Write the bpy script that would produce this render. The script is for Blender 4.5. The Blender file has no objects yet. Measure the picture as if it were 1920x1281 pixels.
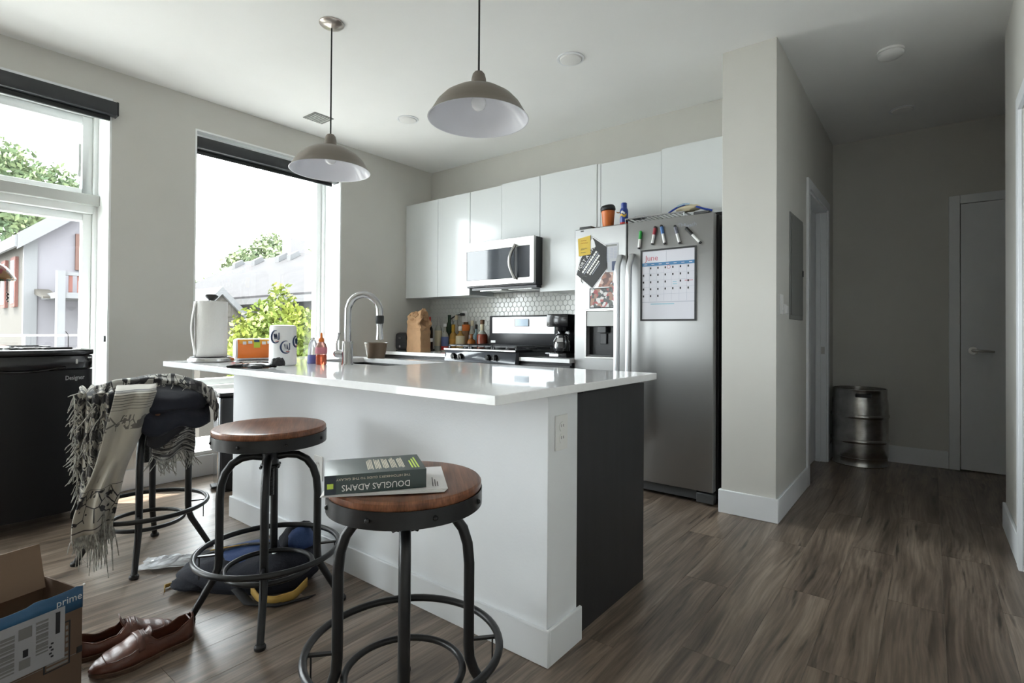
import bpy, bmesh, math, random
from mathutils import Vector, Matrix, noise

random.seed(7)
scene = bpy.context.scene
COL = scene.collection
PI = math.pi
H = 1.07            # camera height
CEIL = 2.756        # ceiling height

# ------------------------------------------------------------------ camera
f_px, yaw, pit, rol, cy = 997.79, 0.66618646, -0.0096511, 0.0067689, 612.24
d = Vector((-math.sin(yaw)*math.cos(pit), math.cos(yaw)*math.cos(pit), -math.sin(pit)))
r0 = Vector((math.cos(yaw), math.sin(yaw), 0)); u0 = r0.cross(d)
r1 = math.cos(rol)*r0 + math.sin(rol)*u0
u1 = -math.sin(rol)*r0 + math.cos(rol)*u0
cam_data = bpy.data.cameras.new('camera')
cam = bpy.data.objects.new('camera', cam_data); COL.objects.link(cam)
cam.matrix_world = Matrix(((r1.x, u1.x, -d.x, 0), (r1.y, u1.y, -d.y, 0), (r1.z, u1.z, -d.z, H), (0, 0, 0, 1)))
cam_data.sensor_width = 36.0
cam_data.sensor_fit = 'HORIZONTAL'
cam_data.lens = f_px/1920*36
cam_data.shift_y = -(640.5-cy)/1920
cam_data.clip_start = 0.02
scene.camera = cam

# ------------------------------------------------------------------ sky, sun, exposure
world = bpy.data.worlds.new('sky'); scene.world = world; world.use_nodes = True
wn = world.node_tree; bg = wn.nodes['Background']
bg.inputs[0].default_value = (0.92, 0.965, 1.0, 1); bg.inputs[1].default_value = SKY_STRENGTH = 13.5
sun_data = bpy.data.lights.new('sun', 'SUN'); sun_data.energy = 22.0; sun_data.angle = 0.012
sun_data.color = (1.0, 0.955, 0.88)
sun = bpy.data.objects.new('sun', sun_data); COL.objects.link(sun)
sun.location = (-9, -6, 14)
sun.rotation_euler = Vector((1.0, 0.9, -2.6)).to_track_quat('-Z', 'Y').to_euler()
vs = scene.view_settings
scene.display_settings.display_device = 'sRGB'
vs.view_transform = 'Standard'; vs.look = 'None'; vs.gamma = 1.0; vs.exposure = 0.68
vs.use_curve_mapping = False
cyc = scene.cycles
cyc.max_bounces = 12; cyc.diffuse_bounces = 7; cyc.glossy_bounces = 5; cyc.transparent_max_bounces = 16
cyc.caustics_reflective = False; cyc.caustics_refractive = False
cyc.sample_clamp_indirect = 6.0

def portal(name, loc, sx, sy, direction):
    l = bpy.data.lights.new(name, 'AREA'); l.shape = 'RECTANGLE'; l.size = sx; l.size_y = sy
    l.cycles.is_portal = True
    o = bpy.data.objects.new(name, l); COL.objects.link(o); o.location = loc
    o.rotation_euler = Vector(direction).to_track_quat('-Z', 'Y').to_euler()
    return o

# ------------------------------------------------------------------ materials
MATS = {}
def _n(nt, t, **kw):
    n = nt.nodes.new(t)
    for k, v in kw.items(): setattr(n, k, v)
    return n

def mat(name, col, rough=0.5, metal=0.0, var=0.0, vscale=8.0, bump=0.0, bscale=60.0, coat=0.0, trans=0.0, alpha=1.0, ior=1.45, emit=None, estr=0.0, sheen=0.0, spec=0.5, stretch=None):
    m = bpy.data.materials.new(name); m.use_nodes = True; nt = m.node_tree
    p = nt.nodes['Principled BSDF']
    c4 = (col[0], col[1], col[2], 1)
    p.inputs['Base Color'].default_value = c4
    p.inputs['Roughness'].default_value = rough
    p.inputs['Metallic'].default_value = metal
    p.inputs['IOR'].default_value = ior
    p.inputs['Specular IOR Level'].default_value = spec
    if coat: p.inputs['Coat Weight'].default_value = coat; p.inputs['Coat Roughness'].default_value = 0.08
    if trans: p.inputs['Transmission Weight'].default_value = trans
    if alpha < 1: p.inputs['Alpha'].default_value = alpha
    if sheen: p.inputs['Sheen Weight'].default_value = sheen
    if emit: p.inputs['Emission Color'].default_value = (*emit, 1); p.inputs['Emission Strength'].default_value = estr
    tc = None
    def coords(sc):
        nonlocal tc
        if tc is None: tc = _n(nt, 'ShaderNodeTexCoord')
        mp = _n(nt, 'ShaderNodeMapping'); mp.inputs['Scale'].default_value = sc
        nt.links.new(tc.outputs['Object'], mp.inputs['Vector']); return mp
    if var:
        mp = coords(stretch or (1, 1, 1))
        nz = _n(nt, 'ShaderNodeTexNoise'); nz.inputs['Scale'].default_value = vscale; nz.inputs['Detail'].default_value = 5
        nt.links.new(mp.outputs[0], nz.inputs['Vector'])
        rp = _n(nt, 'ShaderNodeValToRGB')
        rp.color_ramp.elements[0].position = 0.3; rp.color_ramp.elements[1].position = 0.7
        rp.color_ramp.elements[0].color = (*[max(0, c*(1-var)) for c in col], 1)
        rp.color_ramp.elements[1].color = (*[min(1, c*(1+var)) for c in col], 1)
        nt.links.new(nz.outputs['Fac'], rp.inputs['Fac']); nt.links.new(rp.outputs[0], p.inputs['Base Color'])
    if bump:
        mp = coords(stretch or (1, 1, 1))
        nb = _n(nt, 'ShaderNodeTexNoise'); nb.inputs['Scale'].default_value = bscale; nb.inputs['Detail'].default_value = 4
        nt.links.new(mp.outputs[0], nb.inputs['Vector'])
        bp = _n(nt, 'ShaderNodeBump'); bp.inputs['Strength'].default_value = bump; bp.inputs['Distance'].default_value = 0.01
        nt.links.new(nb.outputs['Fac'], bp.inputs['Height']); nt.links.new(bp.outputs[0], p.inputs['Normal'])
    MATS[name] = m
    return m

def ramp_set(rp, stops):
    cr = rp.color_ramp
    while len(cr.elements) > 1: cr.elements.remove(cr.elements[-1])
    cr.elements[0].position = stops[0][0]; cr.elements[0].color = (*stops[0][1], 1)
    for pos, c in stops[1:]:
        e = cr.elements.new(pos); e.color = (*c, 1)

def wood_mat(name, stops, grain=(22, 1.6, 22), rough=0.45, random_off=True, crack=0.0, crack_col=(0.02, 0.015, 0.012), bump=0.15, coat=0.0, tint=0.25):
    """long grained wood along local Y"""
    m = bpy.data.materials.new(name); m.use_nodes = True; nt = m.node_tree; p = nt.nodes['Principled BSDF']
    L = nt.links.new
    tc = _n(nt, 'ShaderNodeTexCoord'); oi = _n(nt, 'ShaderNodeObjectInfo')
    mul = _n(nt, 'ShaderNodeMath', operation='MULTIPLY'); mul.inputs[1].default_value = 37.0 if random_off else 0.0
    L(oi.outputs['Random'], mul.inputs[0])
    cmb = _n(nt, 'ShaderNodeCombineXYZ'); L(mul.outputs[0], cmb.inputs[0]); L(mul.outputs[0], cmb.inputs[1])
    add = _n(nt, 'ShaderNodeVectorMath', operation='ADD'); L(tc.outputs['Object'], add.inputs[0]); L(cmb.outputs[0], add.inputs[1])
    # swirl the grain a little (knots and cathedral figures)
    wz = _n(nt, 'ShaderNodeTexNoise'); wz.inputs['Scale'].default_value = 2.6; wz.inputs['Detail'].default_value = 1.5
    mpw = _n(nt, 'ShaderNodeMapping'); mpw.inputs['Scale'].default_value = (1, .42, 1); L(add.outputs[0], mpw.inputs['Vector']); L(mpw.outputs[0], wz.inputs['Vector'])
    sub = _n(nt, 'ShaderNodeVectorMath', operation='SUBTRACT'); L(wz.outputs['Color'], sub.inputs[0]); sub.inputs[1].default_value = (.5, .5, .5)
    sc = _n(nt, 'ShaderNodeVectorMath', operation='SCALE'); L(sub.outputs[0], sc.inputs[0]); sc.inputs['Scale'].default_value = 0.085
    add2 = _n(nt, 'ShaderNodeVectorMath', operation='ADD'); L(add.outputs[0], add2.inputs[0]); L(sc.outputs[0], add2.inputs[1])
    mp = _n(nt, 'ShaderNodeMapping'); mp.inputs['Scale'].default_value = grain; L(add2.outputs[0], mp.inputs['Vector'])
    nz = _n(nt, 'ShaderNodeTexNoise'); nz.inputs['Scale'].default_value = 1.0; nz.inputs['Detail'].default_value = 7; nz.inputs['Roughness'].default_value = 0.62
    L(mp.outputs[0], nz.inputs['Vector'])
    rp = _n(nt, 'ShaderNodeValToRGB'); ramp_set(rp, stops); L(nz.outputs['Fac'], rp.inputs['Fac'])
    col = rp.outputs[0]
    # fine grain lines
    mp3 = _n(nt, 'ShaderNodeMapping'); mp3.inputs['Scale'].default_value = (grain[0]*7, grain[1]*2.2, grain[2]*7); L(add2.outputs[0], mp3.inputs['Vector'])
    nf = _n(nt, 'ShaderNodeTexNoise'); nf.inputs['Scale'].default_value = 1.0; nf.inputs['Detail'].default_value = 3; L(mp3.outputs[0], nf.inputs['Vector'])
    fr = _n(nt, 'ShaderNodeMapRange'); fr.inputs[1].default_value = .35; fr.inputs[2].default_value = .65; fr.inputs[3].default_value = .72; fr.inputs[4].default_value = 1.18
    L(nf.outputs['Fac'], fr.inputs[0])
    mx = _n(nt, 'ShaderNodeMix', data_type='RGBA', blend_type='MULTIPLY'); mx.inputs[0].default_value = 1.0
    L(col, mx.inputs[6]); L(fr.outputs[0], mx.inputs[7]); col = mx.outputs[2]
    # plank to plank tone
    tr = _n(nt, 'ShaderNodeMapRange'); tr.inputs[3].default_value = 1-tint; tr.inputs[4].default_value = 1+tint
    L(oi.outputs['Random'], tr.inputs[0])
    mx2 = _n(nt, 'ShaderNodeMix', data_type='RGBA', blend_type='MULTIPLY'); mx2.inputs[0].default_value = 1.0
    L(col, mx2.inputs[6]); L(tr.outputs[0], mx2.inputs[7]); col = mx2.outputs[2]
    if crack:
        mp4 = _n(nt, 'ShaderNodeMapping'); mp4.inputs['Scale'].default_value = (grain[0]*2.4, grain[1]*2.3, 1); L(add2.outputs[0], mp4.inputs['Vector'])
        nc = _n(nt, 'ShaderNodeTexNoise'); nc.inputs['Scale'].default_value = 1.0; nc.inputs['Detail'].default_value = 4; L(mp4.outputs[0], nc.inputs['Vector'])
        cr = _n(nt, 'ShaderNodeMapRange'); cr.inputs[1].default_value = .59; cr.inputs[2].default_value = .70; cr.inputs[3].default_value = 0; cr.inputs[4].default_value = crack
        L(nc.outputs['Fac'], cr.inputs[0])
        mx3 = _n(nt, 'ShaderNodeMix', data_type='RGBA'); L(cr.outputs[0], mx3.inputs[0]); L(col, mx3.inputs[6]); mx3.inputs[7].default_value = (*crack_col, 1)
        col = mx3.outputs[2]
    L(col, p.inputs['Base Color'])
    p.inputs['Roughness'].default_value = rough
    if coat: p.inputs['Coat Weight'].default_value = coat; p.inputs['Coat Roughness'].default_value = .2
    bp = _n(nt, 'ShaderNodeBump'); bp.inputs['Strength'].default_value = bump; bp.inputs['Distance'].default_value = .004
    L(nz.outputs['Fac'], bp.inputs['Height']); L(bp.outputs[0], p.inputs['Normal'])
    MATS[name] = m
    return m

def glass_mat(name, tint=(0.97, 0.985, 0.98), gloss=0.06):
    m = bpy.data.materials.new(name); m.use_nodes = True; nt = m.node_tree; nt.nodes.clear()
    out = _n(nt, 'ShaderNodeOutputMaterial'); mix = _n(nt, 'ShaderNodeMixShader')
    tr = _n(nt, 'ShaderNodeBsdfTransparent'); tr.inputs[0].default_value = (*tint, 1)
    gl = _n(nt, 'ShaderNodeBsdfGlossy'); gl.inputs['Roughness'].default_value = 0.0
    lw = _n(nt, 'ShaderNodeLayerWeight'); lw.inputs[0].default_value = .5
    pw = _n(nt, 'ShaderNodeMath', operation='POWER'); pw.inputs[1].default_value = 5; nt.links.new(lw.outputs['Facing'], pw.inputs[0])
    fr = _n(nt, 'ShaderNodeMath', operation='MULTIPLY_ADD'); fr.inputs[1].default_value = .85; fr.inputs[2].default_value = gloss*.5; nt.links.new(pw.outputs[0], fr.inputs[0])
    nt.links.new(fr.outputs[0], mix.inputs[0]); nt.links.new(tr.outputs[0], mix.inputs[1]); nt.links.new(gl.outputs[0], mix.inputs[2])
    nt.links.new(mix.outputs[0], out.inputs[0])
    MATS[name] = m
    return m

# ------------------------------------------------------------------ mesh helpers
ORG = {}
class B:
    """collects geometry; build() links it as ONE mesh object"""
    def __init__(s): s.v = []; s.f = []; s.uv = None
    def add(s, vs, fs):
        o = len(s.v); s.v += [Vector(v) for v in vs]; s.f += [tuple(i+o for i in f) for f in fs]; return s
    def box(s, x0, x1, y0, y1, z0, z1, M=None):
        vs = [Vector((x, y, z)) for z in (z0, z1) for y in (y0, y1) for x in (x0, x1)]
        if M is not None: vs = [M @ v for v in vs]
        return s.add(vs, [(0, 2, 3, 1), (4, 5, 7, 6), (0, 1, 5, 4), (2, 6, 7, 3), (0, 4, 6, 2), (1, 3, 7, 5)])
    def cyl(s, p0, p1, ra, rb=None, n=16, caps=True):
        p0 = Vector(p0); p1 = Vector(p1); rb = ra if rb is None else rb
        ax = (p1-p0).normalized(); t = Vector((1, 0, 0)) if abs(ax.x) < .9 else Vector((0, 1, 0))
        a = ax.cross(t).normalized(); b = ax.cross(a)
        vs = [p0 + ra*(math.cos(2*PI*i/n)*a + math.sin(2*PI*i/n)*b) for i in range(n)]
        vs += [p1 + rb*(math.cos(2*PI*i/n)*a + math.sin(2*PI*i/n)*b) for i in range(n)]
        fs = [(i, (i+1) % n, n+(i+1) % n, n+i) for i in range(n)]
        if caps: fs += [tuple(range(n-1, -1, -1)), tuple(range(n, 2*n))]
        return s.add(vs, fs)
    def tube(s, pts, r, n=8, closed=False):
        pts = [Vector(p) for p in pts]; k = len(pts)
        rs = r if isinstance(r, (list, tuple)) else [r]*k
        tang = []
        for i in range(k):
            a = pts[(i-1) % k] if (closed or i > 0) else pts[i]
            b = pts[(i+1) % k] if (closed or i < k-1) else pts[i]
            tang.append((b-a).normalized())
        t = Vector((0, 0, 1)) if abs(tang[0].z) < .9 else Vector((1, 0, 0))
        nrm = tang[0].cross(t).normalized()
        vs = []
        for i in range(k):
            nrm = (nrm - tang[i]*nrm.dot(tang[i])).normalized(); bn = tang[i].cross(nrm)
            vs += [pts[i] + rs[i]*(math.cos(2*PI*j/n)*nrm + math.sin(2*PI*j/n)*bn) for j in range(n)]
        fs = []
        for i in range(k if closed else k-1):
            for j in range(n):
                fs.append((i*n+j, i*n+(j+1) % n, ((i+1) % k)*n+(j+1) % n, ((i+1) % k)*n+j))
        if not closed: fs += [tuple(range(n-1, -1, -1)), tuple(range((k-1)*n, k*n))]
        return s.add(vs, fs)
    def lathe(s, prof, n=24, c=(0, 0, 0), cap0=True, cap1=True, M=None, sy=1.0):
        c = Vector(c); vs = []
        for r, z in prof:
            for i in range(n):
                v = Vector((r*math.cos(2*PI*i/n), sy*r*math.sin(2*PI*i/n), z))
                vs.append((M @ v if M is not None else v) + c)
        k = len(prof)
        fs = [(i*n+j, i*n+(j+1) % n, (i+1)*n+(j+1) % n, (i+1)*n+j) for i in range(k-1) for j in range(n)]
        if cap0: fs.append(tuple(range(n-1, -1, -1)))
        if cap1: fs.append(tuple(range((k-1)*n, k*n)))
        return s.add(vs, fs)
    def prism(s, poly, vec):
        poly = [Vector(p) for p in poly]; vec = Vector(vec); n = len(poly)
        vs = poly + [p+vec for p in poly]
        fs = [tuple(range(n-1, -1, -1)), tuple(range(n, 2*n))] + [(i, (i+1) % n, n+(i+1) % n, n+i) for i in range(n)]
        return s.add(vs, fs)
    def grid(s, fn, nu, nv, closeu=False, skip=None):
        vs = [fn(i/(nu if closeu else nu-1), j/(nv-1)) for j in range(nv) for i in range(nu)]
        fs = []
        for j in range(nv-1):
            for i in range(nu if closeu else nu-1):
                if skip and skip(i, j): continue
                fs.append((j*nu+i, j*nu+(i+1) % nu, (j+1)*nu+(i+1) % nu, (j+1)*nu+i))
        if s.uv is None: s.uv = []
        s.uv += [(i/(nu if closeu else nu-1), j/(nv-1)) for j in range(nv) for i in range(nu)]
        return s.add(vs, fs)
    def ball(s, c, rx, ry=None, rz=None, nu=16, nv=10, fn=None, M=None):
        ry = ry or rx; rz = rz or rx; c = Vector(c)
        vs = [Vector((0, 0, -1))]
        for j in range(1, nv):
            t = -PI/2 + PI*j/nv
            vs += [Vector((math.cos(t)*math.cos(2*PI*i/nu), math.cos(t)*math.sin(2*PI*i/nu), math.sin(t))) for i in range(nu)]
        vs.append(Vector((0, 0, 1)))
        if fn: vs = [fn(v) for v in vs]
        vs = [Vector((v.x*rx, v.y*ry, v.z*rz)) for v in vs]
        if M is not None: vs = [M @ v for v in vs]
        vs = [v+c for v in vs]
        fs = [(0, 1+(i+1) % nu, 1+i) for i in range(nu)]
        for j in range(nv-2):
            a = 1+j*nu
            fs += [(a+i, a+(i+1) % nu, a+nu+(i+1) % nu, a+nu+i) for i in range(nu)]
        a = 1+(nv-2)*nu; top = len(vs)-1
        fs += [(a+i, a+(i+1) % nu, top) for i in range(nu)]
        return s.add(vs, fs)
    def build(s, name, m, parent=None, bevel=0.0, seg=1, smooth=True, sharp=38, solid=0.0, weld=True, keep_uv=False):
        off = Vector((0, 0, 0)); p = parent
        if parent is not None: off = ORG.get(parent.name, Vector((0, 0, 0)))
        me = bpy.data.meshes.new(name)
        me.from_pydata([v-off for v in s.v], [], s.f)
        if keep_uv and s.uv:
            ul = me.uv_layers.new(name='UVMap')
            for lp in me.loops: ul.data[lp.index].uv = s.uv[lp.vertex_index]
        bm = bmesh.new(); bm.from_mesh(me)
        if weld and not keep_uv: bmesh.ops.remove_doubles(bm, verts=bm.verts, dist=1e-5)
        if not solid and not keep_uv: bmesh.ops.recalc_face_normals(bm, faces=bm.faces)
        if bevel:
            es = [e for e in bm.edges if len(e.link_faces) == 2 and e.calc_face_angle(0) > math.radians(30)]
            bmesh.ops.bevel(bm, geom=es, offset=bevel, segments=seg, profile=.5, affect='EDGES', clamp_overlap=True)
        for fc in bm.faces: fc.smooth = smooth
        if smooth:
            for e in bm.edges:
                if len(e.link_faces) == 2 and e.calc_face_angle(0) > math.radians(sharp): e.smooth = False
        bm.to_mesh(me); bm.free()
        me.materials.append(MATS[m] if isinstance(m, str) else m)
        o = bpy.data.objects.new(name, me); COL.objects.link(o)
        if parent is not None:
            o.parent = parent; ORG[o.name] = off
        if solid:
            md = o.modifiers.new('thickness', 'SOLIDIFY'); md.thickness = solid; md.offset = 0
        return o

def tag(o, label=None, cat=None, group=None, kind=None):
    if label: o['label'] = label
    if cat: o['category'] = cat
    if group: o['group'] = group
    if kind: o['kind'] = kind
    return o

def thing(name, label, cat, loc=(0, 0, 0), rotz=0.0, group=None, local=False, kind=None):
    o = bpy.data.objects.new(name, None); COL.objects.link(o)
    o.empty_display_size = .05
    o.location = loc; o.rotation_euler = (0, 0, rotz)
    ORG[o.name] = Vector((0, 0, 0)) if local else Vector(loc)
    return tag(o, label, cat, group, kind)

def boxpart(name, m, parent, x0, x1, y0, y1, z0, z1, bevel=0.0, seg=1, M=None):
    return B().box(x0, x1, y0, y1, z0, z1, M).build(name, m, parent, bevel=bevel, seg=seg)

def text_mesh(txt, size, extrude=0.0, align='CENTER'):
    cu = bpy.data.curves.new('lettering', 'FONT'); cu.body = txt; cu.size = size; cu.extrude = extrude
    cu.align_x = align; cu.align_y = 'CENTER'; cu.resolution_u = 2
    o = bpy.data.objects.new('lettering', cu); COL.objects.link(o)
    dg = bpy.context.evaluated_depsgraph_get(); dg.update()
    me = bpy.data.meshes.new_from_object(o.evaluated_get(dg))
    bpy.data.objects.remove(o); bpy.data.curves.remove(cu)
    return me

def lettering(txt, size, m, parent, origin, right, up, name='lettering', extrude=0.0004, width=None, align='CENTER'):
    """text whose baseline runs along `right`, tops towards `up`; world coordinates"""
    me = text_mesh(txt, size, extrude, align)
    right = Vector(right).normalized(); up = Vector(up).normalized(); nrm = right.cross(up)
    xs = [v.co.x for v in me.vertices]; sx = 1.0
    if width and xs: sx = width/(max(xs)-min(xs))
    off = ORG.get(parent.name, Vector((0, 0, 0))) if parent else Vector((0, 0, 0))
    for v in me.vertices:
        v.co = Vector(origin) + right*v.co.x*sx + up*v.co.y + nrm*v.co.z - off
    me.name = name; me.materials.clear(); me.materials.append(MATS[m])
    o = bpy.data.objects.new(name, me); COL.objects.link(o)
    if parent: o.parent = parent; ORG[o.name] = off
    return o

def wall_mesh(us, ws, holes, t0, t1, mapf):
    """solid slab in (u,w) with rectangular holes, thickness t0..t1; one closed mesh"""
    us = sorted(set(list(us)+[h[0] for h in holes]+[h[1] for h in holes]))
    ws = sorted(set(list(ws)+[h[2] for h in holes]+[h[3] for h in holes]))
    b = B(); idx = {}
    def V(i, j, k):
        if (i, j, k) not in idx:
            idx[(i, j, k)] = len(b.v); b.v.append(Vector(mapf(us[i], ws[j], (t0, t1)[k])))
        return idx[(i, j, k)]
    def solid(i, j):
        if i < 0 or j < 0 or i >= len(us)-1 or j >= len(ws)-1: return False
        cu, cw = (us[i]+us[i+1])/2, (ws[j]+ws[j+1])/2
        return not any(h[0] < cu < h[1] and h[2] < cw < h[3] for h in holes)
    for i in range(len(us)-1):
        for j in range(len(ws)-1):
            if not solid(i, j): continue
            b.f.append((V(i, j, 0), V(i+1, j, 0), V(i+1, j+1, 0), V(i, j+1, 0)))
            b.f.append((V(i, j, 1), V(i, j+1, 1), V(i+1, j+1, 1), V(i+1, j, 1)))
            if not solid(i-1, j): b.f.append((V(i, j, 0), V(i, j+1, 0), V(i, j+1, 1), V(i, j, 1)))
            if not solid(i+1, j): b.f.append((V(i+1, j, 0), V(i+1, j, 1), V(i+1, j+1, 1), V(i+1, j+1, 0)))
            if not solid(i, j-1): b.f.append((V(i, j, 0), V(i, j, 1), V(i+1, j, 1), V(i+1, j, 0)))
            if not solid(i, j+1): b.f.append((V(i, j+1, 0), V(i+1, j+1, 0), V(i+1, j+1, 1), V(i, j+1, 1)))
    return b

def copy_tree(o, parent=None):
    c = o.copy(); COL.objects.link(c); c.parent = parent
    for ch in list(o.children): copy_tree(ch, c)
    return c
# ------------------------------------------------------------------ shared materials
mat('wall_paint', (0.61, 0.60, 0.565), .62, var=.02, vscale=3, bump=.04, bscale=180)
mat('ceiling_paint', (0.86, 0.865, 0.86), .8, var=.015, vscale=2, bump=.03, bscale=150)
mat('trim_white', (0.78, 0.80, 0.825), .38, var=.02, vscale=6)
mat('island_paint', (0.80, 0.82, 0.845), .55, var=.03, vscale=3, bump=.05, bscale=120)
mat('frame_white', (0.88, 0.90, 0.895), .35)
mat('frame_grey', (0.50, 0.51, 0.49), .4)
mat('charcoal_fabric', (0.018, 0.02, 0.022), .5)
mat('charcoal_metal', (0.03, 0.033, 0.036), .35)
mat('cabinet_gloss', (0.66, 0.685, 0.69), .14, spec=.32)
mat('quartz', (0.91, 0.92, 0.935), .045, var=.02, vscale=40)
mat('dark_panel', (0.022, 0.022, 0.024), .48, var=.12, vscale=30, stretch=(1, 1, .08))
mat('steel', (0.58, 0.585, 0.59), .22, metal=1.0)
mat('brushed_steel', (0.36, 0.362, 0.36), .46, metal=1.0)
def brushed(name):
    nt = MATS[name].node_tree; p = nt.nodes['Principled BSDF']
    tg = _n(nt, 'ShaderNodeTangent', direction_type='UV_MAP'); nt.links.new(tg.outputs[0], p.inputs['Tangent'])
    p.inputs['Anisotropic'].default_value = .78
brushed('brushed_steel')
def planar_uv(o):
    me = o.data; ul = me.uv_layers.new(name='UVMap')
    for lp in me.loops:
        c = me.vertices[lp.vertex_index].co; ul.data[lp.index].uv = (c.x+c.y*.3, c.z)
    return o
mat('steel_bright', (0.50, 0.495, 0.485), .3, metal=1.0)
mat('chrome', (0.50, 0.50, 0.51), .06, metal=1.0)
mat('black_gloss', (0.012, 0.012, 0.013), .14)
mat('black_matte', (0.014, 0.014, 0.015), .5)
mat('black_satin', (0.020, 0.021, 0.024), .32, bump=.03, bscale=400)
mat('white_plastic', (0.80, 0.80, 0.79), .35)
mat('white_paper', (0.80, 0.79, 0.80), .75)
mat('ink_black', (0.015, 0.015, 0.018), .6)
glass_mat('window_glass')
glass_mat('clear_glass', (0.90, 0.94, 0.92), .1)
wood_mat('plank_wood', [(0.25, (0.050, 0.037, 0.028)), (0.42, (0.130, 0.097, 0.073)), (0.56, (0.215, 0.165, 0.128)), (0.76, (0.32, 0.258, 0.208))],
         grain=(15, 1.0, 15), rough=.34, crack=.8, bump=.3, tint=.13)
wood_mat('stool_wood', [(0.25, (0.075, 0.028, 0.014)), (0.5, (0.19, 0.074, 0.037)), (0.75, (0.29, 0.128, 0.068))], grain=(40, 3, 10), rough=.3, bump=.1, tint=.05)

WX, BY = -4.19, 3.923          # window wall and back wall planes
YR = -3.4                      # rear wall behind the camera
RX = 0.33                      # right wall

# ------------------------------------------------------------------ floor of single planks along Y
fl = thing('floor', None, None, kind='structure')
tag(fl, 'dark grey brown wood plank floor')
sub = boxpart('subfloor', 'black_matte', fl, WX-.02, 2.2, YR-.05, 5.6, -.06, -.014)
PW, PL = .178, 1.22
pm = B().box(-PW/2+.0003, PW/2-.0003, -PL/2+.0003, PL/2-.0003, -.013, 0)
plank0 = None
row = 0
x = WX + PW/2 - .04
while x < 2.2:
    off = (row*0.437) % 1.0
    y = YR + PL/2 - off*PL
    while y - PL/2 < 5.56:
        # planks the picture can show; the rest of the floor too, so that the room stays whole
        if x > RX+.2 and y < 3.3:
            y += PL; continue
        if plank0 is None:
            plank0 = pm.build('plank', 'plank_wood', fl, bevel=.0006, smooth=False)
            o = plank0
        else:
            o = plank0.copy(); COL.objects.link(o); o.parent = fl
        o.location = (x, y, 0)
        if random.random() < .5: o.rotation_euler = (0, 0, PI)
        y += PL
    x += PW; row += 1

# ------------------------------------------------------------------ ceiling and walls
tag(boxpart('ceiling', 'ceiling_paint', None, WX-.42, 2.4, YR-.2, 5.75, CEIL, CEIL+.12), kind='structure')
WIN = {1: (-.38, 1.10, .16, 2.53), 2: (1.60, 2.82, .16, 2.53), 3: (-3.32, -1.25, .16, 2.53)}
wl = wall_mesh((YR-.2, BY+.2), (-.1, CEIL+.02), [WIN[1], WIN[2], WIN[3]], WX, WX-.40, lambda u, w, t: (t, u, w)).build('wall_left', 'wall_paint', None, smooth=False)
tag(wl, kind='structure')
wb = boxpart('wall_back', 'wall_paint', None, WX-.4, -.80, BY, BY+.2, -.1, CEIL+.02); tag(wb, kind='structure')
# hall partition: pier beside the refrigerator plus the hall's left wall with a doorway
PX0, PX1, PY = -.984, -.684, 3.29
HY = 5.50
wp = boxpart('wall_pier', 'wall_paint', None, PX0, PX1, PY, BY+.001, -.05, CEIL+.02, bevel=.002); tag(wp, kind='structure')
DOOR1 = (4.27, 5.13, -.1, 2.10)
wh = wall_mesh((BY, HY+.1), (-.1, CEIL+.02), [DOOR1], PX1, PX1-.12, lambda u, w, t: (t, u, w)).build('wall_hall', 'wall_paint', None, smooth=False); tag(wh, kind='structure')
we = wall_mesh((PX1-.14, 2.3), (-.1, CEIL+.02), [(.185, 1.00, -.1, 2.105)], HY, HY+.12, lambda u, w, t: (u, t, w)).build('wall_end', 'wall_paint', None, smooth=False); tag(we, kind='structure')
DOOR3 = (2.45, 3.33, -.1, 2.10)
wr = wall_mesh((YR-.2, 4.03), (-.1, CEIL+.02), [DOOR3], RX, RX+.12, lambda u, w, t: (t, u, w)).build('wall_right', 'wall_paint', None, smooth=False); tag(wr, kind='structure')
wre = boxpart('wall_rear', 'wall_paint', None, WX-.4, RX+.12, YR-.2, YR, -.1, CEIL+.02); tag(wre, kind='structure')
tag(boxpart('wall_hall_right', 'wall_paint', None, RX+.12, 2.3, 3.91, 4.03, -.1, CEIL+.02), kind='structure')
tag(boxpart('wall_hall_far', 'wall_paint', None, 2.2, 2.3, 4.03, HY+.1, -.1, CEIL+.02), kind='structure')
tag(boxpart('wall_light_block', 'wall_paint', None, PX1-.14, 2.3, HY+.13, HY+.2, -.1, CEIL+.02), kind='structure')  # unseen slab added behind the end door to block leaking daylight
# closed rooms behind the doorways so no daylight leaks
tag(boxpart('wall_bath', 'wall_paint', None, -2.4, -2.3, BY+.2, HY+.2, -.1, CEIL+.02), kind='structure')
tag(boxpart('wall_bath_end', 'wall_paint', None, -2.4, PX1-.12, HY+.1, HY+.2, -.1, CEIL+.02), kind='structure')

# hex tile backsplash: proud tiles joined into one part, each under ten pixels across
bt = B(); R6 = .0275; GX = R6*math.sqrt(3)+.003; GZ = R6*1.5+.0026
zz = .885; rowi = 0
while zz < 1.44:
    xx = WX+.03+(GX/2 if rowi % 2 else 0)
    while xx < PX0-1.0:
        c = (xx, BY-.0045, zz)
        ring = [(xx+R6*math.sin(k*PI/3), BY-.006, zz+R6*math.cos(k*PI/3)) for k in range(6)]
        ring2 = [(xx+(R6-.002)*math.sin(k*PI/3), BY-.0085, zz+(R6-.002)*math.cos(k*PI/3)) for k in range(6)]
        bt.add(ring+ring2, [tuple(range(6, 12))]+[(k, (k+1) % 6, 6+(k+1) % 6, 6+k) for k in range(6)])
        xx += GX
    zz += GZ; rowi += 1
mat('tile_glaze', (0.60, 0.605, 0.58), .16)
mat('grout', (0.50, 0.50, 0.48), .8)
boxpart('grout_bed', 'grout', wb, WX+.002, PX0-.9, BY-.006, BY, .86, 1.45)
tl = bt.build('hex_tile', 'tile_glaze', wb, smooth=False); tl['kind'] = 'stuff'

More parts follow.
